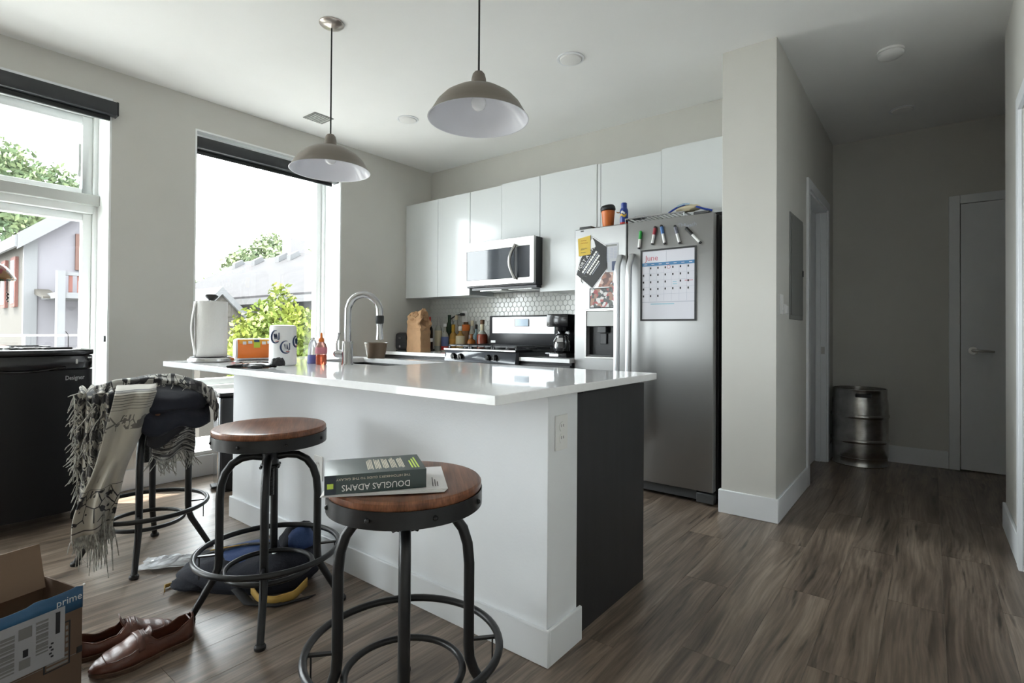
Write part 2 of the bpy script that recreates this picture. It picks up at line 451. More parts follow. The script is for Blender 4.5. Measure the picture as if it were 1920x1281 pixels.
# baseboards
def baseboard(name, x0, x1, y0, y1, h=.135):
    return tag(boxpart(name, 'trim_white', None, x0, x1, y0, y1, 0, h, bevel=.003), kind='structure')
baseboard('baseboard_left', WX, WX+.014, 1.10, 1.60)
baseboard('baseboard_window', WX, WX+.014, 1.60, 3.25, .15)
baseboard('baseboard_window_left', WX, WX+.014, YR, 1.10, .15)
baseboard('baseboard_pier', PX0-.014, PX1+.014, PY-.014, PY, .137)
baseboard('baseboard_pier_left', PX0-.014, PX0, PY, PY+.02, .137)
baseboard('baseboard_hall', PX1, PX1+.014, PY, DOOR1[0]-.07, .137)
baseboard('baseboard_hall_far', PX1, PX1+.014, DOOR1[1]+.07, HY, .137)
baseboard('baseboard_end', PX1, .115, HY-.014, HY, .137)
baseboard('baseboard_right', RX-.014, RX, DOOR3[1]+.07, 4.03, .137)
baseboard('baseboard_right_end', RX-.014, 2.2, 4.03, 4.044, .137)
baseboard('baseboard_right_near', RX-.014, RX, YR, DOOR3[0]-.07, .137)
baseboard('baseboard_rear', WX, RX, YR, YR+.014, .137)

# doors with casings
def casing(n, pts):
    for i, q in enumerate(pts): tag(boxpart('trim_%d' % (n+i), 'trim_white', None, *q, bevel=.002), kind='structure')
cw, ct = .068, .016
casing(1, [(PX1, PX1+ct, DOOR1[0]-cw, DOOR1[0], 0, 2.10+cw), (PX1, PX1+ct, DOOR1[1], DOOR1[1]+cw, 0, 2.10+cw), (PX1, PX1+ct, DOOR1[0], DOOR1[1], 2.10, 2.10+cw)])
d1 = thing('door_1', 'white hall door leaf inside its jamb', None, (PX1-.06, 4.7, 0), kind='structure')
boxpart('jamb', 'trim_white', d1, PX1-.12, PX1+.002, DOOR1[1]-.016, DOOR1[1], 0, 2.10)
boxpart('jamb', 'trim_white', d1, PX1-.12, PX1+.002, DOOR1[0], DOOR1[0]+.016, 0, 2.10)
boxpart('jamb_head', 'trim_white', d1, PX1-.12, PX1+.002, DOOR1[0]+.016, DOOR1[1]-.016, 2.084, 2.10)
boxpart('door_stop', 'trim_white', d1, PX1-.075, PX1-.04, DOOR1[1]-.028, DOOR1[1]-.016, 0, 2.084)
boxpart('door_leaf', 'trim_white', d1, PX1-.118, PX1-.078, DOOR1[0]+.018, DOOR1[1]-.018, .012, 2.08, bevel=.001)
boxpart('strike_plate', 'steel_bright', d1, PX1-.036, PX1-.010, DOOR1[1]-.0185, DOOR1[1]-.0155, .90, .96)
DX0, DX1 = .185, 1.00
casing(4, [(DX0-cw, DX0, HY-ct, HY, 0, 2.105+cw), (DX1, DX1+cw, HY-ct, HY, 0, 2.105+cw), (DX0, DX1, HY-ct, HY, 2.105, 2.105+cw)])
d2 = thing('door_2', 'flat white door at the end of the hall', None, (.6, HY, 0), kind='structure')
boxpart('door_leaf', 'trim_white', d2, DX0+.004, DX1-.004, HY-.012, HY+.03, .01, 2.101, bevel=.001)
hb = B().cyl((.262, HY-.012, .945), (.262, HY-.024, .945), .03, n=20).build('rose', 'steel_bright', d2)
B().tube([(.262, HY-.02, .945), (.262, HY-.058, .945), (.285, HY-.066, .946), (.34, HY-.064, .944), (.385, HY-.058, .940)], [.011, .011, .010, .009, .008], n=10).build('lever', 'steel_bright', hb)
casing(7, [(RX-ct, RX, DOOR3[0]-cw, DOOR3[0], 0, 2.10+cw), (RX-ct, RX, DOOR3[1], DOOR3[1]+cw, 0, 2.10+cw), (RX-ct, RX, DOOR3[0], DOOR3[1], 2.10, 2.10+cw)])
d3 = thing('door_3', 'white door in the right wall', None, (RX, 2.9, 0), kind='structure')
boxpart('door_leaf', 'trim_white', d3, RX+.02, RX+.06, DOOR3[0]+.004, DOOR3[1]-.004, .01, 2.096, bevel=.001)

# ------------------------------------------------------------------ windows in the left wall
def window(n, y0, y1, z0, z1, transom=None, low=True):
    w = thing('window_%d' % n, None, None, (WX, (y0+y1)/2, z0), kind='structure')
    fx0, fx1 = WX-.33, WX-.235             # outer frame depth
    fw = .036
    def bar(nm, a0, a1, b0, b1, dx0=fx0, dx1=fx1, m='frame_white', bev=.004):
        return boxpart(nm, m, w, dx0, dx1, a0, a1, b0, b1, bevel=bev)
    bar('frame_jamb', y0, y0+fw, z0, z1); bar('frame_jamb', y1-fw, y1, z0, z1)
    bar('frame_head', y0+fw, y1-fw, z1-fw, z1); bar('frame_sill', y0+fw, y1-fw, z0, z0+.03)
    # reveal lining boards (white returns) on both sides, head and stool
    for a in ((y0, y0+.012), (y1-.012, y1)): boxpart('reveal_board', 'frame_white', w, WX-.235, WX-.001, a[0], a[1], z0, z1)
    boxpart('reveal_head', 'frame_white', w, WX-.235, WX-.001, y0+.012, y1-.012, z1-.012, z1)
    boxpart('window_sill', 'frame_white', w, WX-.235, WX-.001, y0+.012, y1-.012, z0, z0+.018)
    def sash(zb, zt, sw=.05, dx0=WX-.325, dx1=WX-.262):
        a, b = y0+fw, y1-fw
        s = thing_part = B()
        s.box(dx0, dx1, a, a+sw, zb, zt); s.box(dx0, dx1, b-sw, b, zb, zt)
        s.box(dx0, dx1, a+sw, b-sw, zb, zb+sw); s.box(dx0, dx1, a+sw, b-sw, zt-sw, zt)
        so = s.build('sash', 'frame_white', w, bevel=.004)
        boxpart('pane', 'window_glass', so, WX-.298, WX-.292, a+sw-.004, b-sw+.004, zb+sw-.004, zt-sw+.004)
    edges = [z0+.03]
    if low:
        bar('rail', y0+fw, y1-fw, .545, .635); sash(z0+.03, .545, .035); zb = .635
    else: zb = z0+.03
    if transom:
        bar('rail', y0+fw, y1-fw, transom[0], transom[1], dx1=WX-.225)
        boxpart('transom_rail', 'frame_grey', w, WX-.225, WX-.19, y0+.012, y1-.012, transom[0]+.05, transom[1]+.012, bevel=.004)
        sash(zb, transom[0]); sash(transom[1], z1-fw, .056)
    else: sash(zb, z1-fw)
    return w
w1 = window(1, *WIN[1], transom=(1.84, 1.95)); tag(w1, 'left window with a transom light above the black refrigerator')
w2 = window(2, *WIN[2]); tag(w2, 'tall window with one large pane behind the island')
# window lock on the reveal of window 1
boxpart('latch', 'black_matte', w1, WX-.045, WX-.022, 1.078, 1.089, .985, 1.025, bevel=.002)
boxpart('stay_arm', 'frame_grey', w1, WX-.262, WX-.25, .985, 1.0, 2.08, 2.30, bevel=.002)
w3 = window(3, *WIN[3], transom=(1.84, 1.95)); tag(w3, 'unseen window added to the living area for light on the island')  # added out of view to light the pier and the island front
for n in (1, 2, 3):
    a = WIN[n]; portal('window_portal', (WX-.42, (a[0]+a[1])/2, (a[2]+a[3])/2), a[1]-a[0], a[3]-a[2], (1, 0, 0))

# roller shades
def shade(label, x0, x1, y0, y1, z0, z1, hem):
    t = thing('roller_shade', label, 'shade', ((x0+x1)/2, (y0+y1)/2, z1), group='rolled up window shades')
    boxpart('cassette', 'charcoal_metal', t, x0, x1, y0, y1, z0+.018, z1, bevel=.012, seg=2)
    boxpart('headrail', 'trim_white', t, x0+.01, x1-.012, y0+.004, y1-.03, z1, z1+.014)
    boxpart('hem_bar', 'charcoal_fabric', t, x0+.012, x0+.028, y0+.02, y1-.035, z0-.012, z0+.018, bevel=.003)
    boxpart('end_cap', 'charcoal_fabric', t, x0+.001, x1+.002, y1-.012, y1+.002, z0+.016, z1+.001, bevel=.006)
    return t
shade('charcoal roller shade rolled up above the left window', WX+.003, WX+.068, -.44, 1.118, 2.425, 2.535, 0)
shade('charcoal roller shade rolled up inside the head of the tall window', WX-.10, WX-.02, 1.615, 2.805, 2.385, 2.490, 0)
# ------------------------------------------------------------------ island
isl = thing('kitchen_island', 'white painted kitchen island with dark end panel under the pale worktop', 'island', (-2.05, 1.8, 0))
IY0, IX0, IX1 = 1.42, -3.15, -.965
boxpart('half_wall', 'island_paint', isl, IX0, IX1, IY0, 1.60, 0, .866, bevel=.002)
boxpart('baseboard', 'trim_white', isl, IX0-.012, IX1+.013, IY0-.013, IY0, 0, .118, bevel=.003)
boxpart('baseboard', 'trim_white', isl, IX1, IX1+.013, IY0, 1.618, 0, .118, bevel=.003)
boxpart('baseboard', 'trim_white', isl, IX0-.012, IX0, IY0, 1.60, 0, .118, bevel=.003)
boxpart('end_panel', 'dark_panel', isl, -.998, -.979, 1.602, 2.178, 0, .852, bevel=.001)
boxpart('end_panel', 'dark_panel', isl, -3.148, -3.13, 1.602, 2.16, 0, .852, bevel=.001)
boxpart('shadow_rail', 'black_matte', isl, -3.13, -.985, 1.602, 1.66, .846, .8665)
boxpart('shadow_rail', 'black_matte', isl, -3.13, -.985, 2.125, 2.15, .846, .8665)
boxpart('shadow_rail', 'black_matte', isl, -.999, -.98, 1.66, 2.125, .852, .8665)  # black rails stand in for the dark shade line under the slab
boxpart('carcass_floor', 'dark_panel', isl, -3.13, -.998, 1.602, 2.14, .10, .118)
boxpart('toe_kick', 'black_matte', isl, -3.13, -.998, 2.08, 2.10, 0, .10)
for i in range(4):
    a = -3.13 + i*.533
    dd = boxpart('cabinet_door', 'dark_panel', isl, a+.002, a+.531, 2.14, 2.16, .12, .85, bevel=.002)
    B().tube([(a+.1, 2.16, .80), (a+.1, 2.185, .80), (a+.43, 2.185, .80), (a+.43, 2.16, .80)], .005).build('door_pull', 'steel_bright', dd)

def outlet(label, c, nrm, group='white wall outlets'):
    """duplex receptacle: c centre on the wall, nrm outward"""
    c = Vector(c); n = Vector(nrm); t = Vector((0, 0, 1)).cross(n)
    o = thing('wall_outlet', label, 'outlet', c, group=group)
    M = Matrix((( t.x, n.x, 0, c.x), (t.y, n.y, 0, c.y), (0, 0, 1, c.z), (0, 0, 0, 1)))
    boxpart('cover_plate', 'white_plastic', o, -.036, .036, 0, .005, -.058, .058, bevel=.002, M=M)
    for s in (-1, 1):
        rc = B().lathe([(.0165, .0), (.0165, .0025)], n=18, M=Matrix.Rotation(-PI/2, 4, 'X'))
        rc.v = [M @ (v+Vector((0, .005, s*.0195))) for v in rc.v]
        ro = rc.build('receptacle', 'white_plastic', o)
        sl = B()
        for q in (-.006, .006): sl.box(q-.001, q+.001, .0072, .0080, s*.0195-.001, s*.0195+.008, M)
        sl.build('slot', 'ink_black', ro)
    return o
outlet('white outlet on the end of the island beside the dark panel', (IX1, 1.493, .737), (1, 0, 0))
outlet('white outlet on the long white side of the island behind the stools', (-2.27, IY0, .42), (0, -1, 0))

wt = thing('island_worktop', 'pale glossy quartz worktop overhanging the white island', 'worktop', (-2.1, 1.65, .867))
SINK = (-2.86, -2.13, 1.70, 2.10)
wall_mesh((-3.297, -.928), (1.11, 2.195), [SINK], .895, .867, lambda u, w, t: (u, w, t)).build('slab', 'quartz', wt, bevel=.002, smooth=False)
sk = thing('undermount_sink', 'steel undermount sink cut into the island worktop', 'sink', (-2.5, 1.9, .68))
b = B(); x0, x1, y0, y1 = SINK; zt, zb, t = .8665, .69, .012
b.box(x0-t, x0, y0-t, y1+t, zb, zt); b.box(x1, x1+t, y0-t, y1+t, zb, zt); b.box(x0, x1, y0-t, y0, zb, zt); b.box(x0, x1, y1, y1+t, zb, zt); b.box(x0, x1, y0, y1, zb, zb+t)
b.build('basin', 'steel', sk)
B().cyl((-2.5, 1.9, zb+t), (-2.5, 1.9, zb+t+.004), .045, n=20).build('drain', 'chrome', sk)

# faucet: base on the worktop, gooseneck towards the sink, pull-down spray head
FX, FY, FZ = -2.345, 1.622, .895
fc = thing('kitchen_faucet', 'tall chrome gooseneck faucet standing on the island worktop', 'faucet', (FX, FY, FZ))
B().lathe([(.030, 0), (.030, .006), (.0275, .010), (.0275, .115), (.024, .120)], n=24, c=(FX, FY, FZ)).build('base', 'chrome', fc)
fd = Vector((.80, .60, 0)).normalized()
pts = [(FX, FY, FZ+.118)]; pts += [(FX, FY, FZ+z) for z in (.18, .24)]
Rn = .082; cz = FZ+.268
for k in range(0, 15):
    a = PI - PI*k/14*.97
    pts.append((FX+fd.x*(Rn+Rn*math.cos(a)), FY+fd.y*(Rn+Rn*math.cos(a)), cz+Rn*1.12*math.sin(a)))
last = Vector(pts[-1]); pts.append((last.x+fd.x*.001, last.y+fd.y*.001, last.z-.025))
B().tube(pts, .0175, n=14).build('gooseneck', 'chrome', fc)
e = Vector(pts[-1])
B().lathe([(.021, 0), (.022, -.01), (.021, -.035), (.018, -.042)], n=18, c=e).build('collar', 'black_matte', fc)
B().lathe([(.017, -.042), (.015, -.06), (.0165, -.10), (.0185, -.122), (.015, -.125)], n=18, c=e).build('spray_head', 'chrome', fc)
sd = Vector((-.86, -.5, 0)).normalized()
hub = Vector((FX, FY, FZ+.055))
kn = B().cyl(hub+sd*.022, hub+sd*.052, .021, .019, n=18).ball(hub+sd*.055, .021, nu=14, nv=8).build('valve', 'chrome', fc)
B().tube([hub+sd*.055+Vector((0, 0, .012)), hub+sd*.058+Vector((0, 0, .05)), hub+sd*.050+Vector((0, 0, .085)), hub+sd*.046+Vector((0, 0, .108))], [.007, .006, .005, .007], n=10).build('lever', 'chrome', fc)

# ------------------------------------------------------------------ upper cabinets
UY = 3.573; UT = 2.34
def upper(label, x0, x1, z0, doors, z1=UT):
    t = thing('wall_cabinet', label, 'cabinet', ((x0+x1)/2, 3.74, z0), group='glossy white wall cabinets')
    boxpart('carcass', 'cabinet_gloss', t, x0, x1, UY+.021, BY-.012, z0, z1-.004)
    n = len(doors)
    for i, (a, b_, up, out) in enumerate(doors):
        boxpart('cabinet_door', 'cabinet_gloss', t, a+.0016, b_-.0016, UY-out, UY+.019-out, z0-.006, z1+up, bevel=.0012)
    return t
upper('narrow glossy white wall cabinet against the window wall', WX+.003, -3.722, 1.404, [(WX+.003, -3.722, -.002, 0)])
upper('glossy white wall cabinet just left of the microwave', -3.720, -3.302, 1.404, [(-3.720, -3.302, 0, .002)])
upper('glossy white wall cabinet above the microwave', -3.300, -2.522, 1.852, [(-3.300, -2.93, 0, .002), (-2.93, -2.522, .012, .004)])
upper('glossy white wall cabinet between microwave and refrigerator', -2.520, -1.992, 1.404, [(-2.520, -1.992, .012, .004)])
boxpart('filler_strip', 'cabinet_gloss', None, -1.990, -1.964, UY, BY-.012, 1.834, UT+.006)
tag(bpy.data.objects['filler_strip'], 'thin white filler strip between the wall cabinets left of the refrigerator', 'filler strip')
upper('glossy white wall cabinet above the refrigerator', -1.962, PX0-.003, 1.868, [(-1.962, -1.482, .006, 0), (-1.482, PX0-.003, .018, .004)])

# ------------------------------------------------------------------ microwave
MX0, MX1, MY, MZ0, MZ1 = -3.255, -2.492, 3.45, 1.452, 1.845
mw = thing('microwave', 'stainless over the range microwave under the white wall cabinets', 'microwave', (-2.87, 3.68, MZ0))
boxpart('body', 'black_satin', mw, MX0+.004, MX1-.002, MY+.032, BY-.012, MZ0, MZ1-.002, bevel=.004)
fr = wall_mesh((MX0, MX1), (MZ0+.012, MZ1), [(MX0+.028, MX1-.045, MZ0+.062, MZ1-.075)], MY, MY+.03, lambda u, w, t: (u, t, w)).build('door_frame', 'steel_bright', mw, bevel=.003)
mat('microwave_glass', (0.05, 0.056, 0.066), .05, spec=.55)
boxpart('window_pane', 'microwave_glass', mw, MX0+.029, MX1-.205, MY+.004, MY+.012, MZ0+.063, MZ1-.076)
mat('control_black', (0.05, 0.055, 0.065), .12)
boxpart('control_panel', 'control_black', mw, MX1-.175, MX1-.046, MY+.004, MY+.014, MZ0+.063, MZ1-.076)
boxpart('door_gap', 'black_matte', mw, MX1-.204, MX1-.176, MY+.006, MY+.014, MZ0+.063, MZ1-.076)
hz0, hz1 = MZ0+.05, MZ1-.06
pts = []
for k in range(13):
    s = k/12; pts.append((MX1-.182-.030*math.sin(PI*s), MY-.012-.042*math.sin(PI*s), hz0+(hz1-hz0)*s))
B().tube(pts, .013, n=10).build('handle', 'steel_bright', mw)
boxpart('vent_base', 'black_satin', mw, MX0+.05, MX1-.01, MY+.05, BY-.02, MZ0-.022, MZ0-.001)
for i in range(2): boxpart('grease_filter', 'steel', mw, MX0+.12+i*.32, MX0+.36+i*.32, MY+.08, MY+.26, MZ0-.027, MZ0-.021)

# ------------------------------------------------------------------ base cabinets and kitchen worktops
KZ, KY = .873, 3.28
def base_cab(label, x0, x1, ndoor):
    t = thing('base_cabinet', label, 'cabinet', ((x0+x1)/2, 3.6, 0), group='charcoal base cabinets')
    boxpart('carcass', 'dark_panel', t, x0, x1, KY+.03, BY-.012, .10, KZ-.031)
    boxpart('toe_kick', 'black_matte', t, x0, x1, KY+.08, KY+.10, 0, .10)
    w = (x1-x0)/ndoor
    for i in range(ndoor):
        a = x0+i*w
        dd = boxpart('drawer_front', 'dark_panel', t, a+.002, a+w-.002, KY+.010, KY+.029, .69, KZ-.048, bevel=.0015)
        boxpart('cabinet_door', 'dark_panel', t, a+.002, a+w-.002, KY+.010, KY+.029, .105, .686, bevel=.0015)
        B().tube([(a+w*.25, KY+.01, .76), (a+w*.25, KY-.014, .76), (a+w*.75, KY-.014, .76), (a+w*.75, KY+.01, .76)], .005).build('drawer_pull', 'steel_bright', dd)
base_cab('charcoal base cabinet in the corner left of the range', WX+.003, -3.288, 2)
base_cab('charcoal base cabinet between range and refrigerator', -2.508, -2.047, 1)
def top_slab(label, x0, x1):
    t = boxpart('kitchen_worktop', 'quartz', None, x0, x1, KY, BY-.012, KZ-.030, KZ, bevel=.002)
    tag(t, label, 'worktop', 'kitchen worktops')
top_slab('short pale worktop in the corner left of the range', WX+.016, -3.288)
top_slab('short pale worktop under the coffee maker', -2.508, -2.047)

# ------------------------------------------------------------------ gas range
SX0, SX1, SY = -3.284, -2.512, 3.245
st = thing('gas_range', 'black and stainless gas range below the microwave', 'range', (-2.9, 3.57, 0))
boxpart('oven_body', 'black_satin', st, SX0, SX1, SY+.045, BY-.02, .03, .905)
boxpart('oven_door', 'black_gloss', st, SX0+.004, SX1-.004, SY+.008, SY+.044, .20, .80, bevel=.004)
boxpart('storage_drawer', 'black_satin', st, SX0+.004, SX1-.004, SY+.010, SY+.044, .04, .19, bevel=.004)
B().tube([(SX0+.06, SY+.01, .765), (SX0+.06, SY-.035, .765), (SX1-.06, SY-.035, .765), (SX1-.06, SY+.01, .765)], .011, n=10).build('door_handle', 'steel_bright', st)
cp = B().prism([(SX0, SY+.044, .81), (SX0, SY-.008, .815), (SX0, SY+.004, .905), (SX0, SY+.044, .915)], (SX1-SX0, 0, 0)).build('control_panel', 'control_black', st, bevel=.003)
boxpart('badge', 'white_plastic', cp, SX0+.025, SX0+.085, SY-.008, SY-.003, .84, .885)
for i, kx in enumerate((.115, .195, .50, .575)):
    kb = B().cyl((SX0+kx, SY-.002, .862), (SX0+kx, SY-.030, .858), .024, .020, n=18).build('knob', 'black_gloss', cp)
    boxpart('knob_grip', 'black_matte', kb, SX0+kx-.004, SX0+kx+.004, SY-.034, SY-.006, .838, .882)
boxpart('cooktop', 'black_gloss', st, SX0-.002, SX1+.002, SY-.004, BY-.085, .905, .926, bevel=.004)
boxpart('front_trim', 'steel', st, SX0-.002, SX1+.002, SY-.009, SY-.003, .912, .924, bevel=.001)
for i in range(3):
    g = B(); a = SX0+.02+i*.248; w = .238
    for q in range(4):
        xx = a+.012+q*(w-.024)/3; g.box(xx-.006, xx+.006, SY+.03, SY+.53, .944, .956)
    for q in range(3):
        yy = SY+.036+q*.244; g.box(a, a+w, yy-.006, yy+.006, .942, .954)
    for px_ in (a+.006, a+w-.006):
        for py_ in (SY+.036, SY+.524): g.box(px_-.006, px_+.006, py_-.006, py_+.006, .926, .945)
    g.build('burner_grate', 'black_satin', st)
for bx_, by_ in ((.15, .14), (.15, .42), (.62, .14), (.62, .42), (.385, .28)):
    B().lathe([(.05, 0), (.05, .008), (.034, .012), (.034, .018), (.0, .019)], n=18, c=(SX0+bx_, SY+by_, .926), cap1=False).build('burner', 'black_satin', st)
bgd = boxpart('backguard', 'black_satin', st, SX0-.01, SX1+.003, BY-.085, BY-.020, .926, 1.218, bevel=.012, seg=2)
mat('backguard_steel', (0.52, 0.54, 0.56), .32, metal=1.0)
boxpart('backguard_panel', 'backguard_steel', bgd, SX0+.035, SX1-.035, BY-.0905, BY-.084, 1.052, 1.205, bevel=.004)
mat('lcd_blue', (0.36, 0.48, 0.60), .15)
dsp = boxpart('display_bezel', 'control_black', bgd, -2.985, -2.815, BY-.0925, BY-.0900, 1.115, 1.185)
boxpart('display', 'lcd_blue', dsp, -2.972, -2.828, BY-.0935, BY-.0920, 1.122, 1.180)
boxpart('rating_badge', 'white_plastic', bgd, SX0+.015, SX0+.07, BY-.0875, BY-.0845, .965, .985)

# ------------------------------------------------------------------ refrigerator
RX0, RX1, RY, RZ = -2.040, -1.047, 3.330, 1.815
rf = thing('refrigerator', 'stainless side by side refrigerator beside the wall pier', 'refrigerator', (-1.55, 3.6, 0))
mat('fridge_side', (0.012, 0.012, 0.013), .42, bump=.03, bscale=300)
boxpart('cabinet_body', 'fridge_side', rf, RX0+.012, RX1+.010, RY+.078, BY-.025, .035, RZ-.002, bevel=.004)
SP = -1.624
boxpart('door_gasket', 'black_matte', rf, RX0+.02, RX1-.012, RY+.062, RY+.08, .10, RZ-.02)
DIS = (-1.945, -1.702, .888, 1.226)
planar_uv(wall_mesh((RX0, SP-.004), (.085, RZ), [DIS], RY, RY+.062, lambda u, w, t: (u, t, w)).build('freezer_door', 'brushed_steel', rf, bevel=.006))
planar_uv(boxpart('fridge_door', 'brushed_steel', rf, SP+.004, RX1, RY, RY+.062, .085, RZ, bevel=.007, seg=2))
# water dispenser
dsn = thing_d = B()
dsn.box(DIS[0], DIS[1], RY+.056, RY+.0615, DIS[2], DIS[3])
dp = dsn.build('dispenser_back', 'black_satin', rf)
fm = wall_mesh((DIS[0]-.006, DIS[1]+.006), (DIS[2]-.006, DIS[3]+.006), [(DIS[0]+.006, DIS[1]-.006, DIS[2]+.008, DIS[3]-.006)], RY-.004, RY+.012, lambda u, w, t: (u, t, w)).build('dispenser_trim', 'steel_bright', dp, bevel=.002)
mat('dispenser_panel', (0.42, 0.425, 0.415), .45, metal=.15)
boxpart('dispenser_controls', 'dispenser_panel', dp, DIS[0]+.006, DIS[1]-.006, RY+.002, RY+.055, 1.112, DIS[3]-.006, bevel=.003)
mat('dispenser_grey', (0.06, 0.062, 0.064), .4)
boxpart('dispenser_spout', 'dispenser_grey', dp, -1.86, -1.79, RY+.015, RY+.055, 1.065, 1.111, bevel=.004)
boxpart('dispenser_paddle', 'dispenser_grey', dp, -1.85, -1.80, RY+.040, RY+.050, .985, 1.062, bevel=.003)
boxpart('drip_tray', 'dispenser_grey', dp, DIS[0]+.006, DIS[1]-.006, RY+.004, RY+.055, DIS[2]+.008, DIS[2]+.022, bevel=.002)
# bowed handles
mat('handle_steel', (0.60, 0.61, 0.63), .38, metal=1.0)
for hx, nm in ((-1.668, -1), (-1.582, 1)):
    pts = []
    for k in range(17):
        s = k/16; pts.append((hx, RY-.014-.052*min(1, 3.2*math.sin(PI*s)**.8)*1.0, .30+1.30*s))
    hb = B()
    secs = []
    for (x, y, z) in pts:
        secs.append([(x-.017, y-.010, z), (x+.017, y-.010, z), (x+.021, y+.012, z), (x-.021, y+.012, z)])
    vs_ = [v for s_ in secs for v in s_]; fs_ = [(3, 2, 1, 0), (len(vs_)-4, len(vs_)-3, len(vs_)-2, len(vs_)-1)]
    for k in range(len(secs)-1):
        for j in range(4): fs_.append((k*4+j, k*4+(j+1) % 4, (k+1)*4+(j+1) % 4, (k+1)*4+j))
    hb.add(vs_, fs_).build('door_handle', 'handle_steel', rf, bevel=.005, seg=2)
boxpart('kick_plate', 'dispenser_grey', rf, RX0+.03, -1.155, RY+.03, RY+.06, .025, .083)
boxpart('lower_hinge', 'dispenser_grey', rf, -1.15, RX1+.004, RY+.004, RY+.06, .016, .075, bevel=.003)
boxpart('hinge_cover', 'dispenser_grey', rf, RX0+.03, RX0+.13, RY+.012, RY+.10, RZ, RZ+.018, bevel=.004)
boxpart('hinge_cover', 'dispenser_grey', rf, RX1-.13, RX1-.03, RY+.012, RY+.10, RZ, RZ+.018, bevel=.004)
boxpart('brand_plate', 'dispenser_grey', rf, RX0+.05, RX0+.075, RY-.001, RY+.001, RZ-.022, RZ-.012)
for lx in (RX0+.06, RX1-.06):
    for ly in (RY+.14, BY-.08): B().cyl((lx, ly, 0), (lx, ly, .036), .018, n=12).build('levelling_foot', 'black_matte', rf)
mat('panel_grey', (0.20, 0.205, 0.195), .45)
# ------------------------------------------------------------------ pendant lamps
mat('shade_taupe', (0.185, 0.160, 0.135), .42)
mat('shade_enamel', (0.74, 0.74, 0.79), .18)
mat('brushed_nickel', (0.55, 0.50, 0.46), .28, metal=1.0)
mat('bulb_white', (0.86, 0.86, 0.87), .25)
def pendant(label, x, y, zr):
    t = thing('pendant_lamp', label, 'lamp', (x, y, CEIL), group='taupe pendant lamps over the island')
    B().lathe([(.066, 0), (.066, -.006), (.055, -.016), (.03, -.024), (.012, -.028), (.0, -.029)], n=32, c=(x, y, CEIL), cap1=False).build('ceiling_canopy', 'brushed_nickel', t)
    zt = zr+.200
    B().cyl((x, y, zt), (x, y, CEIL-.027), .0042, n=8).build('cord', 'black_matte', t)
    B().lathe([(.0, zt+.002), (.018, zt), (.026, zt-.010), (.031, zt-.030), (.033, zt-.062), (.0345, zt-.066)], n=24, c=(x, y, 0), cap0=False).build('socket_cap', 'shade_taupe', t)
    outer = [(.030, zt-.062), (.060, zt-.069), (.105, zt-.085), (.148, zt-.112), (.176, zt-.142), (.192, zt-.170), (.208, zt-.196), (.213, zt-.200)]
    inner = [(.2125, zt-.2008), (.2085, zt-.2000)]+[(r-.0025, z-.0030) for r, z in reversed(outer[2:-2])]+[(.058, zt-.0735), (.016, zt-.0700)]
    so = B().lathe(outer, n=48, c=(x, y, 0), cap0=False, cap1=False).build('lamp_shade', 'shade_taupe', t)
    B().lathe(inner, n=48, c=(x, y, 0), cap0=False, cap1=True).build('shade_lining', 'shade_enamel', so)
    bl = [(.0, -.068), (.014, -.069), (.015, -.087), (.022, -.100), (.031, -.120), (.0325, -.134), (.027, -.150), (.015, -.160), (.0, -.163)]
    B().lathe([(r, zt+z) for r, z in bl], n=20, c=(x, y, 0), cap0=False, cap1=False).build('bulb', 'bulb_white', t)
pendant('taupe pendant lamp hanging in front of the tall window', -2.583, 1.666, 1.942)
pendant('taupe pendant lamp hanging nearest the camera over the island', -1.497, 1.666, 1.963)

def downlight(label, x, y, r=.078):
    t = thing('recessed_downlight', label, 'downlight', (x, y, CEIL), group='recessed ceiling lights')
    B().lathe([(r*.80, -.001), (r*.84, -.006), (r*.98, -.006), (r, -.0005)], n=36, c=(x, y, CEIL), cap0=False, cap1=False).build('trim_ring', 'trim_white', t)
    B().lathe([(r*.80, -.002), (r*.76, -.012), (r*.45, -.020), (0.0, -.021)], n=32, c=(x, y, CEIL), cap0=False, cap1=False).build('baffle', 'white_plastic', t)
downlight('recessed ceiling light in front of the wall pier', -1.743, 2.784, .085)
downlight('recessed ceiling light between the two pendant lamps near the back wall', -3.273, 2.80, .085)
downlight('recessed ceiling light in the dark hall', -.164, 4.93, .085)

v = thing('ceiling_vent', 'small square vent on the ceiling near the window wall', 'vent', (-3.816, 2.351, CEIL))
vr = Matrix.Translation((-3.816, 2.351, 0))
B().box(-.085, .085, -.085, .085, CEIL-.006, CEIL-.0005, vr).build('vent_frame', 'panel_grey', v, bevel=.002)
for i in range(7): boxpart('louver', 'frame_grey', v, -3.886, -3.746, 2.351-.066+i*.02, 2.351-.060+i*.02, CEIL-.010, CEIL-.006)

sd_ = thing('smoke_detector', 'round white smoke detector on the hall ceiling', 'smoke detector', (-.184, 3.86, CEIL))
B().lathe([(.068, 0), (.068, -.012), (.060, -.014)], n=32, c=(-.184, 3.86, CEIL), cap0=False).build('mounting_plate', 'white_plastic', sd_)
B().lathe([(.058, -.013), (.066, -.017), (.064, -.032), (.052, -.042), (.020, -.046), (0, -.046)], n=32, c=(-.184, 3.86, CEIL), cap0=False, cap1=False).build('housing', 'white_plastic', sd_)
B().lathe([(.0585, -.0145), (.0585, -.0165)], n=32, c=(-.184, 3.86, CEIL), cap0=False, cap1=False).build('grille_gap', 'black_matte', sd_)

